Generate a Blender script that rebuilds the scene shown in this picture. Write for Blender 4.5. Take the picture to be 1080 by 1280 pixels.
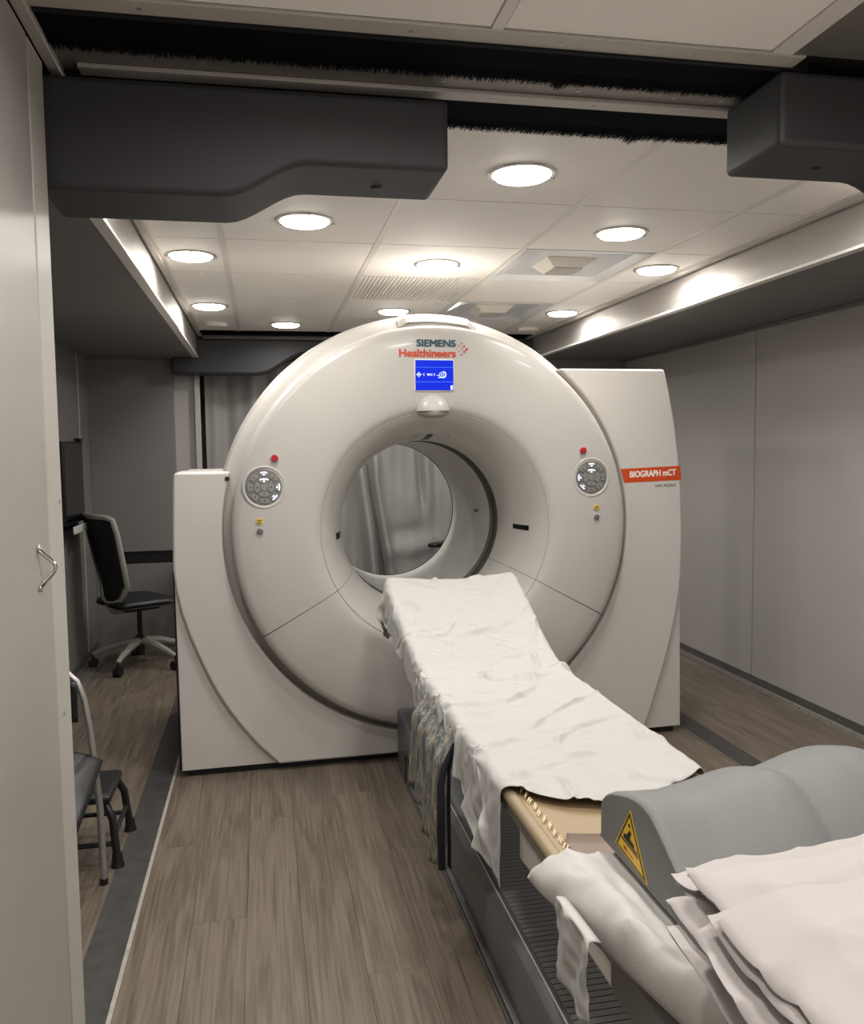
import bpy, bmesh, math, random
from mathutils import Vector, Matrix, noise
random.seed(7)
S = bpy.context.scene
for o in list(bpy.data.objects): bpy.data.objects.remove(o)
COL = S.collection
PI = math.pi

# ------------------------------------------------------------------ camera
F_PX, YAW, PITCH, ROLL, CAM_Z = 1066.8, 0.1951, 0.0742, -0.0132, 1.40
def cam_axes():
    w = Vector((math.sin(YAW)*math.cos(PITCH), math.cos(YAW)*math.cos(PITCH), -math.sin(PITCH)))
    r = Vector((math.cos(YAW), -math.sin(YAW), 0)); u = r.cross(w)
    return (r*math.cos(ROLL)+u*math.sin(ROLL), u*math.cos(ROLL)-r*math.sin(ROLL), w)
cr, cu, cw = cam_axes()
cam_d = bpy.data.cameras.new('camera'); cam = bpy.data.objects.new('camera', cam_d); COL.objects.link(cam)
cam_d.sensor_fit = 'HORIZONTAL'; cam_d.sensor_width = 36; cam_d.lens = 36*F_PX/1080; cam_d.clip_start = .02
M = Matrix((cr, cu, -cw)).transposed().to_4x4(); M.translation = (0, 0, CAM_Z); cam.matrix_world = M
S.camera = cam

# ------------------------------------------------------------------ world, exposure
wd = bpy.data.worlds.new('world'); S.world = wd; wd.use_nodes = True
wd.node_tree.nodes['Background'].inputs[0].default_value = (.05, .05, .05, 1)
wd.node_tree.nodes['Background'].inputs[1].default_value = .2
S.view_settings.view_transform = 'Standard'; S.view_settings.look = 'None'
S.view_settings.gamma = 1; S.view_settings.use_curve_mapping = False
S.view_settings.exposure = 0.40
S.cycles.max_bounces = 16; S.cycles.diffuse_bounces = 10
LAMP_W = 4.05           # watts of each ceiling downlight
LAMP_COL = (1.0, .983, .96)
ZC = 2.2255            # ceiling height

# ------------------------------------------------------------------ materials
def lin(c):
    return tuple(((v/255)/12.92 if v/255 <= .04045 else ((v/255+.055)/1.055)**2.4) for v in c)
MATS = {}
def mat(name, rgb, rough=.5, metal=0, spec=.5, var=0, vs=4, stretch=(1, 1, 1), bump=0, bs=200, bstretch=None, rvar=0, emit=0, coat=0, orand=0):
    m = bpy.data.materials.new(name); m.use_nodes = True; nt = m.node_tree; N = nt.nodes; L = nt.links
    b = N['Principled BSDF']; c = lin(rgb)
    b.inputs['Base Color'].default_value = (*c, 1); b.inputs['Roughness'].default_value = rough
    b.inputs['Metallic'].default_value = metal; b.inputs['Specular IOR Level'].default_value = spec
    b.inputs['Coat Weight'].default_value = coat
    if emit:
        b.inputs['Emission Color'].default_value = (*c, 1); b.inputs['Emission Strength'].default_value = emit
    tc = N.new('ShaderNodeTexCoord')
    def nz(sc, st, det=4):
        mp = N.new('ShaderNodeMapping'); mp.inputs['Scale'].default_value = st; L.new(tc.outputs['Object'], mp.inputs['Vector'])
        n = N.new('ShaderNodeTexNoise'); n.inputs['Scale'].default_value = sc; n.inputs['Detail'].default_value = det
        L.new(mp.outputs[0], n.inputs['Vector']); return n
    if var or orand:
        h = N.new('ShaderNodeHueSaturation'); h.inputs['Color'].default_value = (*c, 1)
        val = None
        if var:
            n = nz(vs, stretch)
            mr = N.new('ShaderNodeMapRange'); mr.inputs[1].default_value = .3; mr.inputs[2].default_value = .7
            mr.inputs[3].default_value = 1-var; mr.inputs[4].default_value = 1+var
            L.new(n.outputs[0], mr.inputs[0]); val = mr.outputs[0]
        if orand:
            oi = N.new('ShaderNodeObjectInfo'); mo = N.new('ShaderNodeMapRange')
            mo.inputs[3].default_value = 1-orand; mo.inputs[4].default_value = 1+orand
            L.new(oi.outputs['Random'], mo.inputs[0])
            if val:
                mu = N.new('ShaderNodeMath'); mu.operation = 'MULTIPLY'; L.new(val, mu.inputs[0]); L.new(mo.outputs[0], mu.inputs[1]); val = mu.outputs[0]
            else: val = mo.outputs[0]
        L.new(val, h.inputs['Value']); L.new(h.outputs[0], b.inputs['Base Color'])
    if rvar:
        n = nz(vs*1.7, stretch); mr = N.new('ShaderNodeMapRange'); mr.inputs[1].default_value = .3; mr.inputs[2].default_value = .7
        mr.inputs[3].default_value = max(0, rough-rvar); mr.inputs[4].default_value = rough+rvar
        L.new(n.outputs[0], mr.inputs[0]); L.new(mr.outputs[0], b.inputs['Roughness'])
    if bump:
        n = nz(bs, bstretch or stretch, 3); bp = N.new('ShaderNodeBump'); bp.inputs['Strength'].default_value = bump; bp.inputs['Distance'].default_value = .002
        L.new(n.outputs[0], bp.inputs['Height']); L.new(bp.outputs[0], b.inputs['Normal'])
    MATS[name] = m; return m
def wood_mat(name, rgb, dark):
    m = bpy.data.materials.new(name); m.use_nodes = True; nt = m.node_tree; N = nt.nodes; L = nt.links
    b = N['Principled BSDF']; b.inputs['Roughness'].default_value = .42
    geo = N.new('ShaderNodeNewGeometry'); oi = N.new('ShaderNodeObjectInfo')
    off = N.new('ShaderNodeVectorMath'); off.operation = 'MULTIPLY_ADD'
    cmb = N.new('ShaderNodeCombineXYZ')
    for i in range(3): L.new(oi.outputs['Random'], cmb.inputs[i])
    L.new(cmb.outputs[0], off.inputs[0]); off.inputs[1].default_value = (7, 13, 0); L.new(geo.outputs['Position'], off.inputs[2])
    mp = N.new('ShaderNodeMapping'); mp.inputs['Scale'].default_value = (9, .8, 1); L.new(off.outputs[0], mp.inputs['Vector'])
    n1 = N.new('ShaderNodeTexNoise'); n1.inputs['Scale'].default_value = 1.3; n1.inputs['Detail'].default_value = 3; n1.inputs['Distortion'].default_value = .6
    L.new(mp.outputs[0], n1.inputs['Vector'])
    mu = N.new('ShaderNodeMath'); mu.operation = 'MULTIPLY'; mu.inputs[1].default_value = 26; L.new(n1.outputs[0], mu.inputs[0])
    sn = N.new('ShaderNodeMath'); sn.operation = 'SINE'; L.new(mu.outputs[0], sn.inputs[0])
    mp2 = N.new('ShaderNodeMapping'); mp2.inputs['Scale'].default_value = (120, 3, 1); L.new(off.outputs[0], mp2.inputs['Vector'])
    n2 = N.new('ShaderNodeTexNoise'); n2.inputs['Scale'].default_value = 1; n2.inputs['Detail'].default_value = 5; L.new(mp2.outputs[0], n2.inputs['Vector'])
    ad = N.new('ShaderNodeMath'); ad.operation = 'MULTIPLY_ADD'; ad.inputs[1].default_value = .10; L.new(sn.outputs[0], ad.inputs[0]); L.new(n2.outputs[0], ad.inputs[2])
    cr_ = N.new('ShaderNodeValToRGB'); e = cr_.color_ramp.elements
    e[0].position = .16; e[0].color = (*lin(dark), 1); e[1].position = .70; e[1].color = (*lin(rgb), 1)
    L.new(ad.outputs[0], cr_.inputs[0])
    h = N.new('ShaderNodeHueSaturation'); mr = N.new('ShaderNodeMapRange'); mr.inputs[3].default_value = .965; mr.inputs[4].default_value = 1.035
    L.new(oi.outputs['Random'], mr.inputs[0]); L.new(mr.outputs[0], h.inputs['Value']); L.new(cr_.outputs[0], h.inputs['Color'])
    L.new(h.outputs[0], b.inputs['Base Color'])
    bp = N.new('ShaderNodeBump'); bp.inputs['Strength'].default_value = .12; bp.inputs['Distance'].default_value = .001
    L.new(n2.outputs[0], bp.inputs['Height']); L.new(bp.outputs[0], b.inputs['Normal'])
    MATS[name] = m; return m

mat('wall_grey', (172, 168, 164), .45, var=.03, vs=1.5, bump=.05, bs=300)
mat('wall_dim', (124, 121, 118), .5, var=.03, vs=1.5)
mat('door_grey', (157, 152, 147), .38, var=.04, vs=3, bump=.05, bs=400)
mat('trim_light', (178, 173, 166), .4, var=.03)
mat('bay_ceiling', (112, 110, 107), .5, var=.03, vs=2)
mat('tile_white', (245, 241, 236), .55, var=.02, vs=2, orand=.015)
mat('grid_white', (224, 219, 213), .4)
mat('metal_brushed', (166, 162, 157), .5, metal=.55, var=.05, vs=6, stretch=(1, 1, 14), bump=.25, bs=60, bstretch=(1, 1, 30), rvar=.06)
mat('metal_satin', (190, 186, 180), .35, metal=.8, var=.04, vs=8)
mat('metal_dull', (142, 137, 131), .42, metal=.6, var=.05, vs=8)
mat('chrome', (205, 203, 200), .12, metal=1)
mat('steel_tube', (170, 168, 164), .3, metal=.7)
wood_mat('wood', (124, 112, 98), (79, 70, 60))
mat('floor_base', (58, 53, 48), .6)
mat('strip_dark', (66, 63, 61), .6, var=.22, vs=16, bump=.3, bs=120)
mat('strip_white', (170, 164, 154), .6, var=.15, vs=30)
mat('kick_dark', (92, 89, 86), .45, metal=.3, var=.1, vs=12)
mat('rivet', (190, 187, 182), .25, metal=.9)
mat('header_dark', (50, 50, 53), .55, bump=.18, bs=700, var=.04)
mat('bristle', (9, 10, 16), .95, spec=.1)
mat('slot_black', (8, 8, 10), .9)
mat('gantry_white', (189, 185, 179), .32, var=.012, vs=2, coat=.1)
mat('gantry_panel', (206, 201, 195), .36, var=.02, vs=3)
mat('dome_shade', (150, 147, 143), .5)
mat('liner', (196, 193, 187), .35)
mat('gap_dark', (80, 78, 73), .4)
mat('black', (14, 14, 15), .5)
mat('black_gloss', (12, 12, 14), .15)
mat('seam_dark', (52, 48, 45), .7)
mat('dial_grey', (128, 128, 124), .4, metal=.3)
mat('button_grey', (146, 146, 142), .35, metal=.3)
mat('button_lit', (225, 232, 255), .4, emit=.9)
mat('red_btn', (176, 32, 40), .3)
mat('yellow', (222, 180, 40), .4)
mat('knob_grey', (110, 110, 110), .3, metal=.3)
mat('screen_blue', (2, 34, 190), .35, spec=.2, emit=.42)
mat('screen_light', (205, 225, 255), .3, emit=.45)
mat('screen_line', (70, 120, 235), .3, emit=.4)
mat('teal', (24, 78, 96), .4)
mat('orange_text', (208, 70, 44), .4)
mat('dots', (180, 44, 60), .4)
mat('orange', (206, 74, 26), .4)
mat('white_ink', (240, 236, 230), .5)
mat('dark_ink', (60, 58, 58), .5)
mat('cloth', (184, 182, 178), .9, spec=.15, var=.012, vs=6, bump=.12, bs=900)
mat('cloth2', (176, 170, 167), .9, spec=.15, var=.02, vs=7, bump=.12, bs=900)
mat('pillow', (188, 185, 180), .7, spec=.25, bump=.2, bs=260, var=.015)
mat('tan', (160, 139, 109), .45, var=.05, vs=5, bump=.08, bs=300)
mat('tan_edge', (152, 134, 106), .42, var=.06, vs=6)
mat('lace', (226, 208, 168), .35)
mat('pad_mauve', (130, 113, 100), .4, var=.06, vs=8)
mat('table_grey', (226, 222, 218), .4, var=.02)
mat('table_mid', (92, 91, 92), .4, var=.04)
mat('table_dark', (108, 107, 108), .32, var=.05)
mat('bellows', (150, 152, 152), .5)
mat('foam_grey', (114, 114, 112), .62, var=.035, vs=14, bump=.35, bs=420)
mat('curtain', (156, 154, 151), .75, spec=.25, var=.04, vs=5)
mat('curtain_dark', (92, 90, 88), .8, var=.05)
mat('chair_frame', (150, 147, 140), .4)
mat('chair_mesh', (14, 15, 20), .8, bump=.5, bs=500)
mat('seat_black', (24, 24, 26), .42, bump=.1, bs=400)
mat('plastic_black', (20, 20, 22), .45)
mat('vent_white', (222, 224, 226), .15, spec=.6)
mat('vent_box', (226, 221, 210), .4)
mat('vent_grille', (190, 185, 177), .5)
mat('lens', (255, 248, 236), .4, emit=16)
mat('lens_off', (236, 230, 222), .3)
mat('navy', (22, 24, 34), .8)
mat('table_top_white', (205, 203, 199), .4)
def camo_mat():
    m = bpy.data.materials.new('strap_print'); m.use_nodes = True; nt = m.node_tree; N = nt.nodes; L = nt.links
    b = N['Principled BSDF']; b.inputs['Roughness'].default_value = .9
    tc = N.new('ShaderNodeTexCoord'); mp = N.new('ShaderNodeMapping'); mp.inputs['Scale'].default_value = (60, 60, 9)
    n = N.new('ShaderNodeTexNoise'); n.inputs['Scale'].default_value = 1; n.inputs['Detail'].default_value = 2
    r = N.new('ShaderNodeValToRGB'); r.color_ramp.interpolation = 'CONSTANT'; e = r.color_ramp.elements
    e[0].position = 0; e[0].color = (*lin((96, 100, 102)), 1); e[1].position = .44; e[1].color = (*lin((142, 137, 124)), 1)
    k = e.new(.52); k.color = (*lin((114, 114, 111)), 1); k = e.new(.6); k.color = (*lin((160, 153, 138)), 1)
    L.new(tc.outputs['Object'], mp.inputs[0]); L.new(mp.outputs[0], n.inputs['Vector']); L.new(n.outputs[0], r.inputs[0]); L.new(r.outputs[0], b.inputs['Base Color'])
    MATS['strap_print'] = m
camo_mat()

# ------------------------------------------------------------------ helpers
class MB:
    def __init__(s): s.v = []; s.f = []
    def add(s, v, f):
        k = len(s.v); s.v += [tuple(p) for p in v]; s.f += [tuple(i+k for i in q) for q in f]; return s
    def box(s, x0, x1, y0, y1, z0, z1):
        return s.add([(x, y, z) for z in (z0, z1) for y in (y0, y1) for x in (x0, x1)],
                     [(0, 2, 3, 1), (4, 5, 7, 6), (0, 1, 5, 4), (2, 6, 7, 3), (0, 4, 6, 2), (1, 3, 7, 5)])
    def grid(s, n, m, fn, closed_u=False):
        k = len(s.v)
        for i in range(n):
            for j in range(m): s.v.append(tuple(fn(i, j)))
        for i in range(n-(0 if closed_u else 1)):
            for j in range(m-1):
                a = k+i*m+j; b = k+((i+1) % n)*m+j; s.f.append((a, b, b+1, a+1))
        return s
    def tube(s, pts, r, n=10, cap=True):
        pts = [Vector(p) for p in pts]; k = len(s.v); rr = r if isinstance(r, (list, tuple)) else [r]*len(pts)
        t = (pts[1]-pts[0]).normalized(); up = Vector((0, 0, 1)) if abs(t.z) < .9 else Vector((1, 0, 0))
        a = t.cross(up).normalized()
        for i, p in enumerate(pts):
            if i == 0: t = pts[1]-pts[0]
            elif i == len(pts)-1: t = pts[-1]-pts[-2]
            else: t = (pts[i+1]-pts[i]).normalized()+(pts[i]-pts[i-1]).normalized()
            t.normalize(); a = (a-t*a.dot(t)).normalized(); b = t.cross(a)
            for q in range(n):
                an = 2*PI*q/n; s.v.append(tuple(p+(a*math.cos(an)+b*math.sin(an))*rr[i]))
        for i in range(len(pts)-1):
            for q in range(n):
                A = k+i*n+q; B = k+i*n+(q+1) % n; s.f.append((A, B, B+n, A+n))
        if cap:
            s.f.append(tuple(k+q for q in range(n))[::-1]); s.f.append(tuple(k+(len(pts)-1)*n+q for q in range(n)))
        return s
    def cyl(s, c, r, h, axis='z', n=24, r2=None):
        ax = {'x': Vector((1, 0, 0)), 'y': Vector((0, 1, 0)), 'z': Vector((0, 0, 1))}[axis]; c = Vector(c)
        return s.tube([c, c+ax*h], [r, r if r2 is None else r2], n)
    def prism(s, poly, a0, a1, plane='xz'):
        def P(p, d):
            if plane == 'xz': return (p[0], d, p[1])
            if plane == 'yz': return (d, p[0], p[1])
            return (p[0], p[1], d)
        n = len(poly)
        v = [P(p, a0) for p in poly]+[P(p, a1) for p in poly]
        f = [tuple(range(n)), tuple(range(2*n-1, n-1, -1))]+[(i, i+n, (i+1) % n+n, (i+1) % n) for i in range(n)]
        return s.add(v, f)
    def revolve(s, prof, c, a0=0, a1=2*PI, n=96):
        # axis along y, prof = [(r, y)], angle from +z towards +x
        full = abs(a1-a0-2*PI) < 1e-6
        cnt = n if full else n+1
        return s.grid(cnt, len(prof), lambda i, j: (c[0]+prof[j][0]*math.sin(a0+(a1-a0)*i/n), c[1]+prof[j][1], c[2]+prof[j][0]*math.cos(a0+(a1-a0)*i/n)), full)
    def slab(s, n, m, fn, th):
        # closed cloth slab from a top surface
        k = len(s.v); T = [[Vector(fn(i/(n-1), j/(m-1))) for j in range(m)] for i in range(n)]
        for l in (0, 1):
            for i in range(n):
                for j in range(m):
                    e = min(i, n-1-i, j, m-1-j); ins = .35*th if e == 0 else 0
                    s.v.append(tuple(T[i][j]-Vector((0, 0, th*l+(ins if l == 0 else -ins)))))
        q = n*m
        for i in range(n-1):
            for j in range(m-1):
                a = k+i*m+j; s.f.append((a, a+m, a+m+1, a+1)); s.f.append((a+q, a+q+1, a+q+m+1, a+q+m))
        ring = [i*m for i in range(n)]+[(n-1)*m+j for j in range(1, m)]+[i*m+m-1 for i in range(n-2, -1, -1)]+[j for j in range(m-2, 0, -1)]
        for a, b in zip(ring, ring[1:]+ring[:1]): s.f.append((k+a, k+b, k+b+q, k+a+q))
        return s
    def build(s, name, m, parent=None, bevel=0, seg=2, angle=35, smooth=True, solid=0, loc=None, sub=0):
        me = bpy.data.meshes.new(name); me.from_pydata(s.v, [], s.f)
        bm = bmesh.new(); bm.from_mesh(me); bmesh.ops.recalc_face_normals(bm, faces=bm.faces); bm.to_mesh(me); bm.free()
        return link(name, me, m, parent, bevel, seg, angle, smooth, solid, loc, sub)
def link(name, me, m, parent=None, bevel=0, seg=2, angle=35, smooth=True, solid=0, loc=None, sub=0):
    o = bpy.data.objects.new(name, me); COL.objects.link(o)
    if m and not me.materials: me.materials.append(MATS[m])
    if smooth:
        me.polygons.foreach_set('use_smooth', [True]*len(me.polygons)); me.set_sharp_from_angle(angle=math.radians(angle))
    if solid:
        md = o.modifiers.new('solid', 'SOLIDIFY'); md.thickness = solid; md.offset = -1
    if bevel:
        md = o.modifiers.new('bevel', 'BEVEL'); md.width = bevel; md.segments = seg; md.limit_method = 'ANGLE'; md.angle_limit = math.radians(40)
    if sub:
        md = o.modifiers.new('sub', 'SUBSURF'); md.levels = sub; md.render_levels = sub
    if parent: o.parent = parent
    if loc: o.location = loc
    return o
def tag(o, label, cat, group=None):
    o['label'] = label; o['category'] = cat
    if group: o['group'] = group
    return o
def struct(o, label=None):
    o['kind'] = 'structure'
    if label: o['label'] = label
    return o
def thing(name, label, cat, loc=(0, 0, 0), rz=0, group=None):
    o = bpy.data.objects.new(name, None); COL.objects.link(o); o.empty_display_size = .1
    o.location = loc; o.rotation_euler = (0, 0, rz); return tag(o, label, cat, group)
def box(name, x0, x1, y0, y1, z0, z1, m, parent=None, bevel=0, **k):
    return MB().box(x0, x1, y0, y1, z0, z1).build(name, m, parent, bevel, **k)
def tree_copy(o, parent=None):
    c = o.copy(); COL.objects.link(c); c.parent = parent
    for ch in [x for x in bpy.data.objects if x.parent == o and x is not c]:
        tree_copy(ch, c)
    return c
def text_mesh(body, x0, x1, zb, cap, y, th=.0006, bold=0.0):
    cv = bpy.data.curves.new('text', 'FONT'); cv.body = body; cv.resolution_u = 3
    to = bpy.data.objects.new('text', cv); COL.objects.link(to)
    dg = bpy.context.evaluated_depsgraph_get(); dg.update()
    me = bpy.data.meshes.new_from_object(to.evaluated_get(dg)); bpy.data.objects.remove(to)
    xs = [v.co.x for v in me.vertices]; a, b = min(xs), max(xs)
    ch = .729*1.0
    vs = []
    for v in me.vertices:
        v.co = Vector((x0+(v.co.x-a)/(b-a)*(x1-x0), y, zb+v.co.y/ch*cap))
    if bold:
        d = bold*cap; V = [v.co.copy() for v in me.vertices]; Fc = [tuple(p.vertices) for p in me.polygons]; mb = MB()
        for q, (dx, dz) in enumerate(((-1, -.6), (1, -.6), (-1, .6), (1, .6), (0, 0))):
            mb.add([(v.x+dx*d, v.y-q*.00004, v.z+dz*d) for v in V], Fc)
        me = bpy.data.meshes.new('lettering'); me.from_pydata(mb.v, [], mb.f)
    return me
def smooth01(t):
    t = max(0, min(1, t)); return t*t*(3-2*t)
def nz3(x, y, z=0): return noise.noise(Vector((x, y, z)))
def ridge(x, y, z=0): return 1-abs(noise.noise(Vector((x, y, z))))*2

# ================================================================== STRUCTURE
# ---- floors -------------------------------------------------------
fl = struct(box('floor', -.415, 2.015, -1.2, 7.3, -.08, -.006, 'floor_base', smooth=False), 'grey brown wood-look plank floor along the trailer')
fbl = struct(box('floor_bay_left', -1.19, -.522, 2.2, 6.4, -.08, -.006, 'floor_base', smooth=False), 'wood-look plank floor of the left slide-out bay')
fbr = struct(box('floor_bay_right', 2.125, 2.78, 2.2, 6.3, -.08, -.006, 'floor_base', smooth=False), 'wood-look plank floor of the right slide-out bay')
PL = {}
def plank(parent, x0, x1, y0, y1):
    g = .0003
    w, l = round(x1-x0, 4), round(y1-y0, 4)
    if (w, l) not in PL:
        b = .0006
        mb = MB(); mb.add([(g, g, -.006), (w-g, g, -.006), (w-g, l-g, -.006), (g, l-g, -.006),
                           (g, g, -b), (w-g, g, -b), (w-g, l-g, -b), (g, l-g, -b),
                           (g+b*.6, g+b*.6, 0), (w-g-b*.6, g+b*.6, 0), (w-g-b*.6, l-g-b*.6, 0), (g+b*.6, l-g-b*.6, 0)],
                          [(8, 9, 10, 11)]+[(i, (i+1) % 4, (i+1) % 4+4, i+4) for i in range(4)]+[(i+4, (i+1) % 4+4, (i+1) % 4+8, i+8) for i in range(4)])
        me = bpy.data.meshes.new('plank'); me.from_pydata(mb.v, [], mb.f); me.materials.append(MATS['wood']); PL[(w, l)] = me
    o = bpy.data.objects.new('plank', PL[(w, l)]); COL.objects.link(o); o.parent = parent; o.location = (x0, y0, 0)
def lay(parent, x0, x1, y0, y1, w=.162, l=1.22):
    n = math.ceil((x1-x0)/w-.02); w = (x1-x0)/n
    for i in range(n):
        y = y0-((i*.43) % 1)*l
        while y < y1-.01:
            a, b = max(y, y0), min(y+l, y1)
            if b-a > .03: plank(parent, x0+i*w, x0+(i+1)*w, a, b)
            y += l
lay(fl, -.404, 2.008, -.6, 7.0)
lay(fbl, -1.09, -.522, 2.2, 6.4)
lay(fbr, 2.125, 2.735, 2.2, 6.3)
struct(box('trim_1', -.522, -.416, 1.9, 6.45, -.08, .001, 'strip_dark', smooth=False), 'worn dark rubber strip in the floor on the left')
struct(box('trim_2', -.416, -.404, .2, 6.45, -.08, .0035, 'strip_white', bevel=.001), 'pale sealant line along the left floor strip')
struct(box('trim_3', 2.015, 2.125, 1.9, 6.3, -.08, .001, 'strip_dark', smooth=False), 'dark rubber strip in the floor on the right')
struct(box('trim_4', 2.007, 2.015, .2, 6.3, -.08, .003, 'metal_dull', bevel=.001), 'thin metal edge along the right floor strip')
# ---- walls --------------------------------------------------------
struct(box('wall_left', -.52, -.455, -1.2, 1.93, -.02, 2.30, 'wall_grey', smooth=False), 'grey laminate trailer wall behind the cabinet door')
struct(box('wall_left_panel', -.455, -.42, -1.2, .848, -.0, 2.2, 'door_grey', bevel=.002), 'grey laminate panel of the left trailer wall')
d1 = struct(box('door_1', -.455, -.42, .856, 1.804, .012, 2.2, 'door_grey', bevel=.002), 'tall grey laminate door with a small chrome pull')
struct(box('trim_5', -.455, -.42, 1.814, 1.93, .0, 2.2, 'trim_light', bevel=.003), 'pale grey door post at the end of the left wall')
hm = MB()
hy = 1.712
hm.tube([(-.418, hy, 1.219), (-.413, hy, 1.214), (-.407, hy+.003, 1.207), (-.399, hy+.006, 1.199), (-.393, hy+.008, 1.191), (-.391, hy+.008, 1.184), (-.393, hy+.008, 1.177), (-.400, hy+.005, 1.169), (-.408, hy+.002, 1.161), (-.413, hy, 1.154), (-.418, hy, 1.149)], [.005, .0045, .004, .004, .004, .004, .004, .004, .004, .0045, .005], 10)
hd = hm.build('handle', 'chrome', d1); hd['label'] = 'chrome pull handle'
for z in (1.222, 1.146): MB().cyl((-.4205, hy, z), .0065, .006, 'x', 16).build('handle_base', 'chrome', d1, bevel=.002)
for y, z in ((1.86, .86), (1.905, 1.3), (1.875, 2.09)): MB().cyl((-.4205, y, z), .005, .0022, 'x', 10).build('screw', 'metal_satin', bpy.data.objects['trim_5'])
struct(box('wall_front', -.52, 2.1, -1.3, -1.2, -.02, 2.3, 'tile_white', smooth=False), 'white end wall of the trailer')
struct(box('wall_right', 2.01, 2.1, -1.2, 1.72, -.02, 2.3, 'tile_white', smooth=False), 'white laminate trailer wall on the right')
struct(box('wall_left_corner', -1.24, -.492, 1.932, 2.2, -.02, 2.24, 'wall_dim', smooth=False))
struct(box('wall_right_corner', 2.06, 2.83, 2.0, 2.2, -.02, 2.06, 'wall_dim', smooth=False))
# left bay
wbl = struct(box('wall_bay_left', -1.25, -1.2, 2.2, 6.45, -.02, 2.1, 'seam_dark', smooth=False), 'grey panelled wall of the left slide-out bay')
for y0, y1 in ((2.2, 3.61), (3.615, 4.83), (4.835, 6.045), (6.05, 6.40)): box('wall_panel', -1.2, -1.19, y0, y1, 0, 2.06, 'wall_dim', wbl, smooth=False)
for y in (4.832, 6.047): box('batten', -1.19, -1.184, y-.016, y+.016, .05, 2.06, 'wall_grey', wbl, bevel=.002)
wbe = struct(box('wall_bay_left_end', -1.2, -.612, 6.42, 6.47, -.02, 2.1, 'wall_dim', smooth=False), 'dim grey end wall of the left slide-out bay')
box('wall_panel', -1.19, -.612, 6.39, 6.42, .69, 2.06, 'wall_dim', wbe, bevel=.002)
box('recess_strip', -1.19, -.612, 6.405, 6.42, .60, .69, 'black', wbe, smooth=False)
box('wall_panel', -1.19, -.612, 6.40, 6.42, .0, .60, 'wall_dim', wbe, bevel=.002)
struct(box('wall_rear_left', -.612, -.47, 6.45, 6.55, -.02, 2.2, 'wall_grey', smooth=False), 'narrow grey wall beside the rear curtain')
struct(box('trim_6', -.468, -.43, 6.40, 6.46, 0, 1.955, 'trim_light', bevel=.004), 'pale vertical post beside the rear curtain')
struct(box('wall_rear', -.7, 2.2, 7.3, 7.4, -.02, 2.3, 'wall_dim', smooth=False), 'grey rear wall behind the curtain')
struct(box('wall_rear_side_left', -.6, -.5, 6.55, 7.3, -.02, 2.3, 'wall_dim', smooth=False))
struct(box('wall_rear_side_right', 2.06, 2.16, 6.35, 7.3, -.02, 2.3, 'wall_dim', smooth=False))
# right bay
wbr = struct(box('wall_bay_right', 2.79, 2.84, 2.15, 6.35, -.02, 2.1, 'seam_dark', smooth=False), 'grey panelled wall of the right slide-out bay')
for y0, y1 in ((2.2, 3.25), (3.255, 4.478), (4.482, 5.70), (5.705, 6.25)): box('wall_panel', 2.78, 2.79, y0, y1, 0, 2.07, 'wall_grey', wbr, smooth=False)
for y in (3.252, 4.48, 5.702): box('batten', 2.774, 2.78, y-.016, y+.016, .055, 2.06, 'wall_grey', wbr, bevel=.002)
struct(box('wall_bay_right_end', 2.03, 2.79, 6.25, 6.35, -.02, 2.1, 'wall_dim', smooth=False), 'dim grey end wall of the right slide-out bay')
# kick plates with rivets
def kick(name, x, s, y0, y1, label, floor_w):
    b = struct(box(name, min(x, x-s*.006), max(x, x-s*.006), y0, y1, 0, .052, 'kick_dark', smooth=False), label)
    box('floor_angle', min(x-s*.006, x-s*floor_w), max(x-s*.006, x-s*floor_w), y0, y1, -.004, .004, 'metal_satin', b, bevel=.001)
    box('edge_bead', min(x-s*.006, x-s*.013), max(x-s*.006, x-s*.013), y0, y1, .004, .011, 'metal_satin', b, bevel=.002)
    mb = MB()
    y = y0+.03; i = 0
    while y < y1:
        mb.cyl((x-s*.006, y, .036), .0045, -s*.003, 'x', 6)
        mb.cyl((x-s*(floor_w-.012), y+.03, .004), .0045, .003, 'z', 6)
        if floor_w > .07: mb.cyl((x-s*.045, y, .004), .0045, .003, 'z', 6)
        y += .085; i += 1
    r = mb.build('rivets', 'rivet', b, smooth=False); r['kind'] = 'stuff'
kick('baseboard_right', 2.78, 1, 2.2, 6.25, 'dark riveted kick plate along the right bay wall', .045)
kick('baseboard_left', -1.19, -1, 2.2, 6.39, 'dark riveted kick plate along the left bay wall', .10)

# ---- ceiling ------------------------------------------------------
ce = struct(box('ceiling', -.52, 2.1, -1.3, 7.4, ZC+.02, ZC+.08, 'slot_black', smooth=False), 'suspended ceiling of white panels with recessed downlights')
XC = [-.395, -.131, .478, 1.088, 1.698, 1.972]
YC = [2.207]+[2.843+.6405*k for k in range(5)]+[6.08]
TM = {}
def tile(x0, x1, y0, y1, m='tile_white', parent=ce):
    g = .0025; w, l = round(x1-x0, 3), round(y1-y0, 3)
    if (w, l, m) not in TM:
        mb = MB(); b = .002
        mb.add([(g+b, g, -b*0), (0, 0, 0)], [])
        mb = MB(); mb.box(g, w-g, g, l-g, .001, .018)
        mb.v[0:4] = [(g+b, g+b, 0), (w-g-b, g+b, 0), (g+b, l-g-b, 0), (w-g-b, l-g-b, 0)]
        me = bpy.data.meshes.new('ceiling_tile'); me.from_pydata(mb.v, [], mb.f); me.materials.append(MATS[m]); TM[(w, l, m)] = me
    o = bpy.data.objects.new('ceiling_tile', TM[(w, l, m)]); COL.objects.link(o); o.parent = parent; o.location = (x0, y0, ZC); return o
VENTS = {(3, 2), (3, 4)}; SLAT = {(2, 3)}
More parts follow.
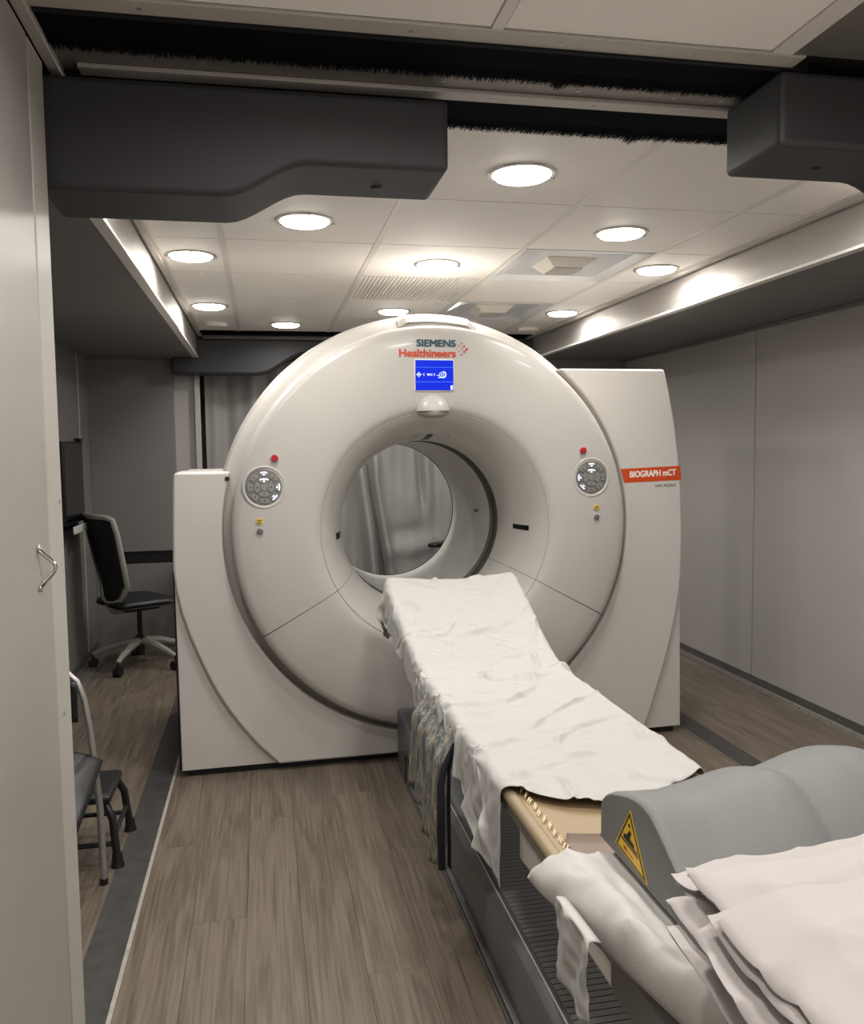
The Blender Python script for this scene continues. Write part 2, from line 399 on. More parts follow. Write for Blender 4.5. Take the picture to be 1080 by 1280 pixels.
for i in range(5):
    for j in range(6):
        if (i, j) in VENTS or (i, j) in SLAT: continue
        tile(XC[i]+.008, XC[i+1]-.008, YC[j], YC[j+1])
for x in XC[1:-1]: box('grid_bar', x-.0125, x+.0125, 2.207, 6.08, ZC-.003, ZC+.018, 'grid_white', ce, bevel=.001)
for x in (XC[0], XC[-1]): box('grid_bar', x-.006, x+.012, 2.207, 6.08, ZC-.003, ZC+.018, 'grid_white', ce, bevel=.001)
# ribbed grille tile
sl = struct(box('ceiling_grille', XC[2]+.013, XC[3]-.013, YC[3]+.003, YC[4]-.003, ZC+.012, ZC+.02, 'vent_grille', smooth=False), 'ribbed return-air grille set in the white ceiling')
n = 30
for k in range(n):
    x = XC[2]+.02+(XC[3]-XC[2]-.04)*k/(n-1); box('slat', x-.0075, x+.0075, YC[3]+.006, YC[4]-.006, ZC, ZC+.014, 'tile_white', sl, smooth=False)
# two recessed air diffusers
for (i, j), lab in zip(((3, 2), (3, 4)), ('recessed square air diffuser in the white ceiling, over the scanner front', 'recessed square air diffuser in the white ceiling, close above the scanner top')):
    x0, x1, y0, y1 = XC[i]+.013, XC[i+1]-.013, YC[j]+.003, YC[j+1]-.003
    t = thing('air_diffuser', lab, 'vent', ((x0+x1)/2, (y0+y1)/2, ZC), 0, 'ceiling air diffusers')
    w, l = (x1-x0)/2, (y1-y0)/2; mb = MB()
    prof = [(1, 0), (.97, -.004), (.80, .012), (.62, .018)]
    for (a, za), (b, zb) in zip(prof, prof[1:]):
        A = [(-w*a, -l*a, za), (w*a, -l*a, za), (w*a, l*a, za), (-w*a, l*a, za)]; B = [(-w*b, -l*b, zb), (w*b, -l*b, zb), (w*b, l*b, zb), (-w*b, l*b, zb)]
        mb.add(A+B, [(q, (q+1) % 4, (q+1) % 4+4, q+4) for q in range(4)])
    mb.add([(-w*.62, -l*.62, .018), (w*.62, -l*.62, .018), (w*.62, l*.62, .018), (-w*.62, l*.62, .018)], [(0, 1, 2, 3)])
    mb.build('frame', 'vent_white', t, angle=20)
    mb = MB(); A = [(-w*.45, -l*.40), (w*.35, -l*.40), (w*.35, l*.32), (-w*.45, l*.32)]; B = [(-w*.30, -l*.28), (w*.20, -l*.28), (w*.20, l*.2), (-w*.30, l*.2)]
    mb.add([(*p, .017) for p in A]+[(*p, -.02) for p in B], [(q, (q+1) % 4, (q+1) % 4+4, q+4) for q in range(4)]+[(4, 5, 6, 7)])
    mb.build('deflector_box', 'vent_box', t, angle=20)
    for k in range(8):
        y = -l*.26+k*(l*.44)/7; box('fin', -w*.27, w*.17, y-.006, y+.006, -.026, -.019, 'vent_grille', t, smooth=False)
# front ceiling
for x0, x1 in ((-.395, .478), (.478, 1.088)):
    for y0, y1 in ((-.85, -.21), (-.21, .43), (.43, 1.07), (1.07, 1.69)): tile(x0+.01, x1-.01, y0, y1)
tile(-.395, 1.088, -1.2, -.85)
box('grid_bar', .466, .490, -1.2, 1.69, ZC-.003, ZC+.018, 'grid_white', ce, bevel=.001)
box('grid_bar', 1.078, 1.125, -1.2, 1.69, ZC-.004, ZC+.018, 'grid_white', ce, bevel=.001)
box('metal_panel', 1.125, 2.01, -1.2, 1.69, ZC-.002, ZC+.018, 'metal_dull', ce, bevel=.001)
struct(box('trim_7', -.42, -.395, -1.2, 2.2, ZC-.022, ZC+.02, 'trim_light', bevel=.002), 'pale trim where the left wall meets the ceiling')
def screws(parent, xs, y, z):
    for x in xs: MB().cyl((x, y, z), .005, -.002, 'z', 8).build('screw', 'metal_satin', parent, smooth=False)
tb = struct(box('trim_8', -.395, 1.16, 1.69, 1.742, ZC-.006, ZC+.02, 'trim_light', bevel=.002), 'pale screwed bar in front of the dark brush slot')
screws(tb, (-.2, .31, .62, .92), 1.716, ZC-.006)
tb = struct(box('trim_9', -.415, 2.0, 1.905, 2.012, ZC-.004, ZC+.02, 'metal_dull', bevel=.002), 'metal channel between the two dark brush slots')
box('lip', -.36, 2.0, 1.968, 2.012, ZC-.014, ZC-.004, 'trim_light', tb, bevel=.002)
screws(tb, (-.1, .42, .74, .98, 1.1), 1.935, ZC-.004); screws(tb, (.55, .8, 1.03), 1.99, ZC-.014)
# brush strips
def brush(name, x0, x1, y0, y1, label, notch, n):
    t = thing(name, label, 'brush strip', ((x0+x1)/2, y0, ZC))
    t['kind'] = 'structure'
    X0, X1 = x0-(x0+x1)/2, x1-(x0+x1)/2; L = y1-y0
    box('holder', X0, X1, .0, .012, -.01, .015, 'slot_black', t, smooth=False)
    box('pile', X0, X1, .01, L-.012, -.008, .012, 'bristle', t, smooth=False)
    mb = MB()
    for i in range(n):
        x = X0+(X1-X0)*random.random(); s = random.gauss(0, .004)
        e = L+.001+random.random()*.010+.006*max(0, nz3(x*6, 0))
        for nx, nd in notch:
            if abs(x-nx) < .03: e += nd*(1-abs(x-nx)/.03)
        z = -.010+random.random()*.006; w = .0008+random.random()*.0006; zz = z-random.random()*.006
        mb.add([(x-w, L*.7, z), (x+w, L*.7, z), (x+w*.4+s, e, zz), (x-w*.4+s, e, zz)], [(0, 1, 2, 3)])
    o = mb.build('bristles', 'bristle', t, smooth=False); o['kind'] = 'stuff'
brush('brush_strip_near', -.40, 1.2, 1.742, 1.893, 'dark bristle strip across the ceiling beside the pale screwed bar', [(.28, .02)], 2600)
brush('brush_strip_far', -.40, 2.0, 2.012, 2.186, 'dark bristle strip edging the lit white ceiling panels', [(.19, .035)], 4200)
for nm in ('brush_strip_near', 'brush_strip_far'): pass
# beams over the bay openings
def beam(name, s, xe, y0, y1, label):
    t = struct(box(name, min(xe+s*.022, xe+s*.06), max(xe+s*.022, xe+s*.06), y0, y1, 2.068, ZC+.03, 'metal_brushed', smooth=False), label)
    box('upper_trim', min(xe-s*.012, xe+s*.012), max(xe-s*.012, xe+s*.012), y0, y1, ZC-.018, ZC+.02, 'trim_light', t, bevel=.002)
    box('shadow_gap', min(xe+s*.010, xe+s*.024), max(xe+s*.010, xe+s*.024), y0, y1, ZC-.012, ZC+.02, 'gap_dark', t, smooth=False)
    box('lower_lip', min(xe+s*.012, xe+s*.05), max(xe+s*.012, xe+s*.05), y0, y1, 2.056, 2.068, 'grid_white', t, bevel=.002)
beam('beam_left', -1, -.408, 2.2, 6.40, 'brushed metal beam over the left bay opening')
beam('beam_right', 1, 1.985, 2.2, 6.25, 'brushed metal beam over the right bay opening')
cbl = struct(box('ceiling_bay_left', -1.25, -.46, 2.2, 6.45, 2.08, 2.14, 'slot_black', smooth=False), 'dark grey panelled ceiling of the left bay')
for y0, y1 in ((2.2, 3.378), (3.382, 4.708), (4.712, 6.02), (6.024, 6.42)): box('ceiling_panel', -1.2, -.452, y0, y1, 2.06, 2.08, 'bay_ceiling', cbl, bevel=.001)
cbr = struct(box('ceiling_bay_right', 2.035, 2.84, 2.2, 6.35, 2.08, 2.14, 'slot_black', smooth=False), 'dark grey panelled ceiling of the right bay')
for y0, y1 in ((2.2, 3.1), (3.104, 4.415), (4.419, 6.25)): box('ceiling_panel', 2.03, 2.79, y0, y1, 2.06, 2.08, 'bay_ceiling', cbr, bevel=.001)
box('corner_strip', 2.75, 2.78, 2.2, 6.25, 2.045, 2.06, 'bay_ceiling', cbr, bevel=.002)
# rear slot
struct(box('trim_10', -.42, 2.03, 6.085, 6.24, ZC-.002, ZC+.02, 'bristle', smooth=False), 'dark brush slot at the rear end of the ceiling')
struct(box('ceiling_rear', -.6, 2.16, 6.5, 7.3, ZC, ZC+.02, 'tile_white', smooth=False))

# ---- downlights ---------------------------------------------------
def downlight(x, y, label, group, lit=True):
    t = thing('downlight', label, 'ceiling light', (x, y, ZC), 0, group)
    mb = MB(); n = 40
    prof = [(.106, 0), (.105, -.004), (.098, -.0065), (.090, -.005), (.088, -.001)]
    mb.grid(n, len(prof), lambda i, j: (prof[j][0]*math.cos(2*PI*i/n), prof[j][0]*math.sin(2*PI*i/n), prof[j][1]), True)
    mb.build('bezel', 'metal_satin', t)
    mb = MB(); pr = [(.0885, -.004), (.080, -.013), (.055, -.019), (.0, -.022)]
    mb.grid(n, 4, lambda i, j: (pr[j][0]*math.cos(2*PI*i/n), pr[j][0]*math.sin(2*PI*i/n), pr[j][1]), True)
    mb.build('lens', 'lens' if lit else 'lens_off', t)
    for k in range(4):
        a = PI/2*k+.1; MB().box(-.004, .004, -.010, .010, -.009, -.004).build('clip', 'metal_satin', t, smooth=False).matrix_local = Matrix.Translation((.098*math.cos(a), .098*math.sin(a), 0)) @ Matrix.Rotation(a+PI/2, 4, 'Z')
    if lit:
        l = bpy.data.lights.new('downlight_lamp', 'AREA'); l.shape = 'DISK'; l.size = .17; l.energy = LAMP_W; l.color = LAMP_COL; l.spread = math.radians(168)
        lo = bpy.data.objects.new('lamp', l); COL.objects.link(lo); lo.parent = t; lo.location = (0, 0, -.025)
    return t
lit = [(.793, 2.544, 'glowing round downlight beside the fringe of the dark brush strip'), (.173, 3.168, 'glowing round downlight on the panel past the long dark header cover'),
       (1.389, 3.174, 'glowing round downlight on the panel next to the recessed air diffuser'), (-.272, 3.79, 'glowing downlight along the left metal beam, the one farther from the unlit dome'),
       (.793, 3.82, 'glowing round downlight on the panel adjoining the ribbed grille'), (1.836, 3.79, 'glowing round downlight hugging the right metal beam level with the air diffuser'),
       (-.272, 5.07, 'glowing downlight next to the unlit dome along the left metal beam'), (.793, 5.13, 'glowing downlight right above the crown of the scanner'),
       (1.84, 5.08, 'glowing downlight next to the unlit dome along the right metal beam'), (.175, 5.75, 'glowing downlight close to the rear header cover'), (1.389, 5.75, 'glowing downlight hidden behind the scanner top near the rear slot')]
lit += [(1.842, 2.325, 'added fill downlight hidden behind the short dark header cover by the right beam'), (-.272, 2.51, 'downlight tucked behind the long dark header cover by the left beam')]  # right one is an added, hidden fill lamp for the scanner's right side
for x, y, lab in lit:
    downlight(x, y, lab, 'lit ceiling downlights')
lab2 = 'unseen round recessed downlight in the front ceiling ahead of the brush slots'
for x, y in ((.173, 1.25), (.793, .62), (.793, 1.25), (.173, -.02), (.793, -.66)):  # out of view; the middle entry is added fill to lift the ambient light
    downlight(x, y, lab2, 'front ceiling downlights')
def detector(x, y, label):
    mb = MB(); n = 36; pr = [(.075, 0), (.075, -.012), (.068, -.022), (.045, -.028), (0, -.03)]
    t = thing('ceiling_dome', label, 'ceiling dome', (x, y, ZC), 0)
    mb.grid(n, 5, lambda i, j: (pr[j][0]*math.cos(2*PI*i/n), pr[j][0]*math.sin(2*PI*i/n), pr[j][1]), True); mb.build('cover', 'lens_off', t)
    MB().cyl((0, 0, -.006), .086, .006, 'z', 36).build('base_ring', 'grid_white', t, bevel=.002)
detector(-.272, 5.75, 'unlit white dome on the ceiling near the left metal beam')
detector(1.838, 5.75, 'unlit white dome on the ceiling near the right metal beam')

# ---- dark header covers -------------------------------------------
def header(name, poly, y0, y1, label, knob=None):
    t = thing(name, label, 'header cover', (0, 0, 0))
    c = Vector((sum(p[0] for p in poly)/len(poly), (y0+y1)/2, 0)); t.location = c
    mb = MB(); mb.prism([(p[0]-c.x, p[1]) for p in poly], y0-c.y, y1-c.y); mb.build('shell', 'header_dark', t, bevel=.014, seg=4)
    if knob:
        k = MB(); kx, ky, kz = knob; k.cyl((kx-c.x, ky-c.y, kz+.004), .016, -.009, 'z', 20, .011); k.build('knob', 'plastic_black', t, bevel=.002)
    return t
def arcpts(x0, z0, x1, z1, n=8):
    return [(x0+(x1-x0)*i/n, z0+(z1-z0)*smooth01(i/n)) for i in range(n+1)]
header('header_cover', [(-.45, 2.19), (-.45, 1.956)]+arcpts(-.07, 1.956, .12, 2.032)+[(.437, 2.032), (.437, 2.19)], 1.955, 2.20, 'long dark grey moulded header cover beside the door post', (.288, 2.10, 2.032))
header('header_cover', [(1.130, 2.214), (1.130, 2.052)]+arcpts(1.44, 2.052, 1.63, 1.976)+[(2.0, 1.976), (2.0, 2.214)], 1.735, 1.965, 'short dark grey moulded header cover below the dull metal ceiling panel', (1.311, 1.866, 2.052))
header('header_cover', [(-.60, 2.19), (-.60, 1.945)]+arcpts(-.02, 1.945, .34, 2.10)+[(.60, 2.10), (.60, 2.19)], 6.24, 6.44, 'dark grey moulded header cover at the rear above the curtain, behind the scanner')
header('header_cover', [(1.55, 2.20), (1.55, 2.075), (2.03, 2.075), (2.03, 2.20)], 6.18, 6.40, 'small dark header cover at the rear end of the right metal beam')

# ================================================================== SCANNER
CX, GY, CZ = .752, 3.652, 1.047
G = thing('pet_ct_scanner', 'large white ring-shaped PET-CT scanner with a round bore', 'scanner', (CX, GY, 0), .028)
c0 = (0, 0, CZ)
faceprof = [(.391, .395), (.393, .35), (.400, .285), (.416, .205), (.440, .130), (.468, .070), (.492, .035), (.513, .016), (.5155, .0195), (.518, .014), (.545, .004), (.58, -.002), (.68, -.006), (.78, -.005), (.85, .0), (.872, .006), (.882, .016), (.885, .03), (.887, .13)]
aR, aL = math.radians(118.8), math.radians(240.6); g = .0022
fc = MB().revolve(faceprof, c0, aL+g-2*PI, aR-g, 150).build('front_cover', 'gantry_white', G, angle=50)
lc = MB().revolve(faceprof, c0, aR+g, aL-g, 80).build('lower_front_cover', 'gantry_white', G, angle=50)
back = [(r+(.006 if r < .52 else 0), y+.010) for r, y in faceprof[2:-2]]
for a in (aR, aL): MB().revolve(back, c0, a-.02, a+.02, 4).build('seam_backing', 'seam_dark', G)
shell = [(.886, .11), (.889, .118), (.905, .124), (.925, .135), (.938, .150), (.9375, .158), (.942, .160), (.9505, .185), (.955, .22), (.955, 1.16), (.945, 1.21), (.92, 1.25), (.60, 1.275), (.42, 1.285), (.392, 1.282)]
MB().revolve(shell, c0, n=160).build('gantry_shell', 'gantry_white', G, angle=40)
# bump on the top of the rim
cp_ = MB()
def capf(i, j):
    a = -.16+.385*i/40; k = smooth01(min(i, 40-i)/5)
    r, y = [(.905, .118), (.932, .130), (.9395, .146), (.946, .165), (.951, .20), (.956, .26), (.955, .34), (.950, .36)][j]
    r = r-.004+.013*k*(1 if j < 7 else 0)
    return (r*math.sin(a), y-.012*k*(1 if j < 3 else 0), CZ+r*math.cos(a))
cp_.grid(41, 8, capf); cp_.build('top_cap', 'gantry_white', G, angle=60)
# bore
MB().revolve([(.391, .395), (.404, .40), (.404, .52), (.388, .525)], c0, n=120).build('bore_gap_ring', 'gap_dark', G)
MB().revolve([(.388, .522), (.386, .53), (.386, 1.275), (.392, 1.283)], c0, n=120).build('bore_liner', 'liner', G)
MB().revolve([(.384, 1.272), (.3875, 1.272), (.3875, 1.280), (.384, 1.280)], c0, n=120).build('bore_end_ring', 'black', G)
mk = MB().revolve([(.3845, .72), (.3845, .80)], c0, math.radians(86), math.radians(88.2), 4).build('liner_mark', 'gap_dark', G)
mk2 = MB().revolve([(.4032, .43), (.4032, .47)], c0, math.radians(66), math.radians(78), 6).build('ring_window', 'seam_dark', G)
# laser windows and speaker dots on the flare
def flare_patch(name, ang, r0, r1, m, wdeg, lift=.0015):
    pr = []
    for k in range(6):
        r = r0+(r1-r0)*k/5
        for (ra, ya), (rb, yb) in zip(faceprof, faceprof[1:]):
            if ra <= r <= rb:
                y = ya+(yb-ya)*(r-ra)/(rb-ra); break
        pr.append((r-lift, y-lift))
    a = math.radians(ang); w = math.radians(wdeg)
    return MB().revolve(pr, c0, a-w, a+w, 6).build(name, m, G)
flare_patch('laser_window', 1.5, .394, .420, 'black_gloss', 1.9)
flare_patch('laser_window', 266, .404, .438, 'black_gloss', 2.0)
flare_patch('laser_window', 92.5, .413, .452, 'black_gloss', 1.5)
flare_patch('sensor', 13, .418, .424, 'knob_grey', .5)
sp = MB()
for i in range(7):
    for j in range(6):
        a = math.radians(-10+i*.75); r = .404+j*.0042
        for (ra, ya), (rb, yb) in zip(faceprof, faceprof[1:]):
            if ra <= r <= rb: y = ya+(yb-ya)*(r-ra)/(rb-ra)
        sp.add([(r*math.sin(a)+dx, y-.002, CZ+r*math.cos(a)+dz-.002) for dx, dz in ((-.0014, 0), (0, -.0014), (.0014, 0), (0, .0014))], [(0, 1, 2, 3)])
o = sp.build('speaker_holes', 'knob_grey', G, smooth=False); o['kind'] = 'stuff'
# side panels with swoosh lower corners
R = .925
def circ(dz): return math.sqrt(R*R-dz*dz)
left = [(-1.112, 1.313), (-1.119, 1.284), (-1.126, 1.1), (-1.131, .914), (-1.122, .82), (-1.103, .724), (-1.076, .632), (-1.045, .549), (-1.008, .457), (-.968, .371), (-.925, .295), (-.879, .226), (-.807, .13), (-.715, .032)]
right = [(1.02, .032), (1.056, .13), (1.088, .233), (1.118, .325), (1.145, .418), (1.166, .50), (1.185, .591), (1.201, .69), (1.211, .792), (1.214, 1.005), (1.206, 1.197), (1.193, 1.349), (1.171, 1.501), (1.141, 1.651), (1.114, 1.757)]
a1 = math.atan2(circ(1.757-CZ), 1.757-CZ); a0 = math.atan2(-circ(1.313-CZ), 1.313-CZ)+2*PI
arc = [(R*math.sin(a1+(a0-a1)*i/90), CZ+R*math.cos(a1+(a0-a1)*i/90)) for i in range(91)]
poly = left+right+arc
def split_prism(name, poly, y0, y1, m, bev):
    bm = bmesh.new(); vs = [bm.verts.new((p[0], y0, p[1])) for p in poly]; f = bm.faces.new(vs)
    r = bmesh.ops.extrude_face_region(bm, geom=[f]); 
    for v in [e for e in r['geom'] if isinstance(e, bmesh.types.BMVert)]: v.co.y = y1
    bmesh.ops.recalc_face_normals(bm, faces=bm.faces)
    me = bpy.data.meshes.new(name); bm.to_mesh(me); bm.free()
    return link(name, me, m, G, bev, 3, 45)
sp_ = split_prism('side_panels', poly, .072, .50, 'gantry_panel', .010)
lcor = [(-1.128, .99), (-1.124, .030), (-.66, .030)]+[(x+.05, z+.02) for x, z in left[::-1] if z < .92]
rcor = [(.96, .030), (1.226, .030), (1.216, .86)]+[(x-.05, z+.02) for x, z in right[::-1] if z < .80]
split_prism('corner_panel', lcor, .098, .50, 'gantry_panel', .004)
split_prism('corner_panel', rcor, .098, .50, 'gantry_panel', .004)
box('side_cover', -1.115, -.60, .50, 1.23, .03, 1.305, 'gantry_panel', G, bevel=.01)
box('side_cover', .60, 1.20, .50, 1.23, .03, 1.745, 'gantry_panel', G, bevel=.01)
box('plinth', -1.10, 1.20, .12, 1.22, 0, .032, 'black', G, smooth=False)
box('edge_gasket', -1.134, -1.128, .11, .14, .03, .98, 'black', G, smooth=False)
MB().cyl((-.898, .066, 1.284), .010, .008, 'y', 14).build('screw_hole', 'black', G)
# screen
sc = box('display_screen', -.102, .075, -.010, .004, 1.646, 1.784, 'white_ink', G, bevel=.006)
sb = box('screen_face', -.098, .071, -.0108, -.006, 1.650, 1.780, 'screen_blue', sc, bevel=.002); sb['label'] = 'blue lit screen'
YS = -.0116
for z in (1.749, 1.687): box('screen_line', -.097, .070, YS, -.0105, z-.0009, z+.0009, 'screen_line', sc, smooth=False)
def flat(mb, pts, y=YS): mb.add([(x, y, z) for x, z in pts], [tuple(range(len(pts)))])
def ringf(mb, x, z, r0, r1, a0=0, a1=2*PI, n=24, y=YS):
    mb.grid(n+1, 2, lambda i, j: (x+(r0, r1)[j]*math.cos(a0+(a1-a0)*i/n), y, z+(r0, r1)[j]*math.sin(a0+(a1-a0)*i/n)))
ic = MB(); zc = 1.718
for a in range(4):
    ca, sa = math.cos(a*PI/2), math.sin(a*PI/2)
    flat(ic, [(-.083+ca*.012, zc+sa*.012), (-.083+ca*.005-sa*.005, zc+sa*.005+ca*.005), (-.083+ca*.005+sa*.005, zc+sa*.005-ca*.005)])
flat(ic, [(-.090, zc-.002), (-.076, zc-.002), (-.076, zc+.002), (-.090, zc+.002)])
for x0, d in ((-.0645, 1), (-.011, -1)):
    flat(ic, [(x0, zc), (x0+d*.005, zc+.006), (x0+d*.007, zc+.006), (x0+d*.003, zc), (x0+d*.007, zc-.006), (x0+d*.005, zc-.006)])
ringf(ic, .018, zc, .0095, .0115); ringf(ic, .018, zc, .003, .0048)
ringf(ic, .024, zc, .0105, .0150, -PI/2, PI/2)
flat(ic, [(-.005, zc-.004), (.010, zc-.006), (.010, zc-.004), (-.005, zc-.002)]); flat(ic, [(.002, zc-.014), (.03, zc-.014), (.03, zc-.011), (.002, zc-.011)])
flat(ic, [(.057, 1.653), (.067, 1.653), (.067, 1.672), (.057, 1.672)])
ic.build('screen_icons', 'screen_light', sc, smooth=False)['kind'] = 'stuff'
me = text_mesh('0013', -.046, -.024, zc-.004, .0085, YS, bold=.05); link('screen_digits', me, 'screen_light', sc, smooth=False)
# logos
YF = -.0078
me = text_mesh('SIEMENS', -.090, .082, 1.8385, .0305, YF, bold=.045); lg = link('logo_lettering', me, 'teal', G, smooth=False); lg['label'] = 'teal SIEMENS lettering'
me = text_mesh('Healthineers', -.166, .082, 1.794, .034, YF, bold=.045); lg = link('logo_lettering', me, 'orange_text', G, smooth=False); lg['label'] = 'orange Healthineers lettering'
dm = MB()
for x, z, r in ((.132, 1.8285, .0058), (.121, 1.841, .0042), (.121, 1.817, .0042), (.109, 1.853, .0034), (.109, 1.8285, .0030), (.109, 1.805, .0034), (.098, 1.841, .0026), (.098, 1.817, .0026), (.0875, 1.8285, .0018)):
    ringf(dm, x, z, 0, r, n=14, y=YF)
dm.build('logo_dots', 'dots', G, smooth=False)
# dome under the screen
dv = MB(); n = 28; mrows = 10
def domef(i, j):
    a = PI*i/(n-1); b = PI/2*j/(mrows-1)
    return (-.018+.074*math.cos(a)*math.cos(b), .008-.050*math.sin(b), 1.562+.072*math.sin(a)*math.cos(b))
dv.grid(n, mrows, domef)
dv.build('sensor_dome', 'gantry_white', G)
un = MB(); un.grid(n, 5, lambda i, j: (-.018+.074*math.cos(PI*i/(n-1))*(1-j*.25), .008-.05*math.sin(PI*j/8), 1.562-.030*math.sin(PI*i/(n-1))*(1-.6*(j/4)**2)*1.0))
un.build('dome_underside', 'dome_shade', G)  # shade beneath the dome is put into this greyer colour
# control dials
def sector(mb, r0, r1, a0, a1, y0, y1, n=6):
    for k in range(n):
        t0, t1 = a0+(a1-a0)*k/n, a0+(a1-a0)*(k+1)/n
        q = [(r0*math.cos(t0), r0*math.sin(t0)), (r1*math.cos(t0), r1*math.sin(t0)), (r1*math.cos(t1), r1*math.sin(t1)), (r0*math.cos(t1), r0*math.sin(t1))]
        mb.add([(x, y1, z) for x, z in q]+[(x, y0, z) for x, z in q], [(4, 5, 6, 7), (1, 2, 6, 5), (0, 4, 7, 3)]+([(0, 1, 5, 4)] if k == 0 else [])+([(2, 3, 7, 6)] if k == n-1 else []))
def dial(x, z, mirror):
    d = thing('x', '', ''); bpy.data.objects.remove(d)
    p = MB().revolve([(.091, .0), (.088, -.0035), (.083, -.0035), (.0795, -.001), (.078, .003), (0, .004)], (0, 0, 0), n=48).build('control_panel', 'gantry_white', G, angle=60, loc=(x, -.004, z))
    p['label'] = 'round grey button panel in a white bezel'
    MB().revolve([(.0775, .002), (.074, -.002), (.0, -.003)], (0, 0, 0), n=40).build('panel_face', 'dial_grey', p)
    for k in range(8):
        mb = MB(); a = math.radians(90-45*k); h = math.radians(15); sector(mb, .047, .066, a-h, a+h, -.0065, -.002)
        lit = k in ((0, 2, 3) if not mirror else (0, 6, 5))
        mb.build('button', 'button_grey', p, smooth=False)
        if lit:
            mb = MB(); sector(mb, .060, .065, a-h*.85, a+h*.85, -.0072, -.006); sector(mb, .050, .056, a-h*.3, a+h*.3, -.0072, -.006, 2)
            mb.build('button_light', 'button_lit', p, smooth=False)
        else:
            mb = MB(); sector(mb, .053, .058, a-.06, a+.06, -.0070, -.006, 2); mb.build('button_mark', 'dark_ink', p, smooth=False)
    for k in range(4):
        mb = MB(); a = math.radians(90-90*k); h = math.radians(37); sector(mb, .018, .039, a-h, a+h, -.0065, -.002)
        mb.build('button', 'button_grey', p, smooth=False)
        if k == 0:
            mb = MB(); sector(mb, .033, .038, a-h*.8, a+h*.8, -.0072, -.006); sector(mb, .022, .030, a-h*.2, a+h*.2, -.0072, -.006, 2); mb.build('button_light', 'button_lit', p, smooth=False)
        else:
            mb = MB(); sector(mb, .026, .031, a-.1, a+.1, -.0070, -.006, 2); mb.build('button_mark', 'dark_ink', p, smooth=False)
    MB().cyl((0, -.0065, 0), .0155, .005, 'y', 20).build('centre_button', 'button_grey', p, bevel=.001)
def small_btn(name, x, z, m, r=.0115, h=.016):
    b = MB().cyl((x, -.004-h, z), r, h, 'y', 22).build(name, m, G, bevel=.003)
    MB().cyl((x, -.009, z), r+.003, .006, 'y', 22).build('button_collar', 'gantry_white', b)
    return b
for x, z, mir in ((-.748, 1.248, False), (.712, 1.260, True)):
    dial(x, z, mir)
for x, z in ((-.702, 1.369), (.671, 1.383)): small_btn('stop_button', x, z, 'red_btn', .0145)['label'] = 'red round emergency button'
for x, z in ((-.770, 1.107), (.737, 1.123)):
    b = small_btn('radiation_sign', x, z, 'yellow', .013, .007); b['label'] = 'small yellow radiation disc'
    tm = MB()
    for k in range(3):
        a = math.radians(30+120*k); sector(tm, .002, .0085, a-.42, a+.42, -.0118, -.011, 3)
    for i_, v in enumerate(tm.v): tm.v[i_] = (v[0]+x, v[1], v[2]+z)
    tm.build('trefoil', 'black', b, smooth=False)
for x, z in ((-.770, 1.065), (.737, 1.079)): small_btn('key_switch', x, z, 'knob_grey', .0125, .012)
# orange stripe and model name
st = [(.895, 1.293), (1.199, 1.303), (1.206, 1.236), (.912, 1.228)]
s_ = MB().prism(st, .0705, .073).build('model_stripe', 'orange', G, smooth=False); s_['label'] = 'orange stripe with BIOGRAPH mCT lettering'
me = text_mesh('BIOGRAPH mCT', .940, 1.176, 1.2525, .0300, .0700, bold=.045)
for v in me.vertices: v.co.z += (v.co.x-.94)*.028
link('stripe_lettering', me, 'white_ink', s_, smooth=False)
me = text_mesh('with AiDAN', 1.068, 1.175, 1.205, .0150, .0708)
link('model_lettering', me, 'dark_ink', G, smooth=False)

# ================================================================== PATIENT TABLE
TX = .757
T = thing('patient_table', 'motorised patient table with tan mattress running into the scanner bore', 'patient table', (TX, 1.6, 0))
def tb_(name, x0, x1, y0, y1, z0, z1, m, parent=T, bevel=0, **k):
    return box(name, x0-TX if parent is T else x0-TX, x1-TX, y0-1.6, y1-1.6, z0, z1, m, parent, bevel, **k)
def L(p): return (p[0]-TX, p[1]-1.6, p[2])
TY0, TY1 = -.35, 3.60
# floor track: side covers and ribbed top
def trackside(s):
    pr = [(.195, 0), (.195, .012), (.185, .014), (.187, .15), (.180, .172), (.168, .180), (.150, .187), (.145, .187), (.145, .165)]
    mb = MB(); m = len(pr)
    mb.grid(2, m, lambda i, j: (s*pr[j][0], (TY0, TY1)[i]-1.6, pr[j][1]))
    return mb
for s in (-1, 1):
    trackside(s).build('track_side', 'table_dark', T, angle=30)
    tb_('track_highlight', TX+s*.158-.002, TX+s*.158+.002, TY0, TY1-.4, .1835, .1860, 'table_grey', bevel=.0005)  # pale strip paints the highlight along the track's top edge
    tb_('track_rail', TX+s*.198-.004, TX+s*.198+.004, TY0, TY1, .0, .024, 'metal_dull', bevel=.002)
    tb_('track_rail', TX+s*.206-.003, TX+s*.206+.003, TY0, TY1, .0, .012, 'table_mid', bevel=.002)
mb = MB(); pitch = .021; k = int((TY1-TY0)/pitch); pr = []
for i in range(k):
    y = TY0+i*pitch-1.6; pr += [(y, .1815), (y+.0155, .1835), (y+.0160, .1785), (y+.0205, .1785)]
mb.grid(len(pr), 2, lambda i, j: ((-.146, .146)[j], pr[i][0], pr[i][1])); bo = mb.build('bellows', 'bellows', T, angle=20); bo.data.materials.append(MATS['slot_black'])
for p_ in bo.data.polygons: p_.material_index = 0 if p_.index % 4 == 0 else 1      # black creases between the ribs
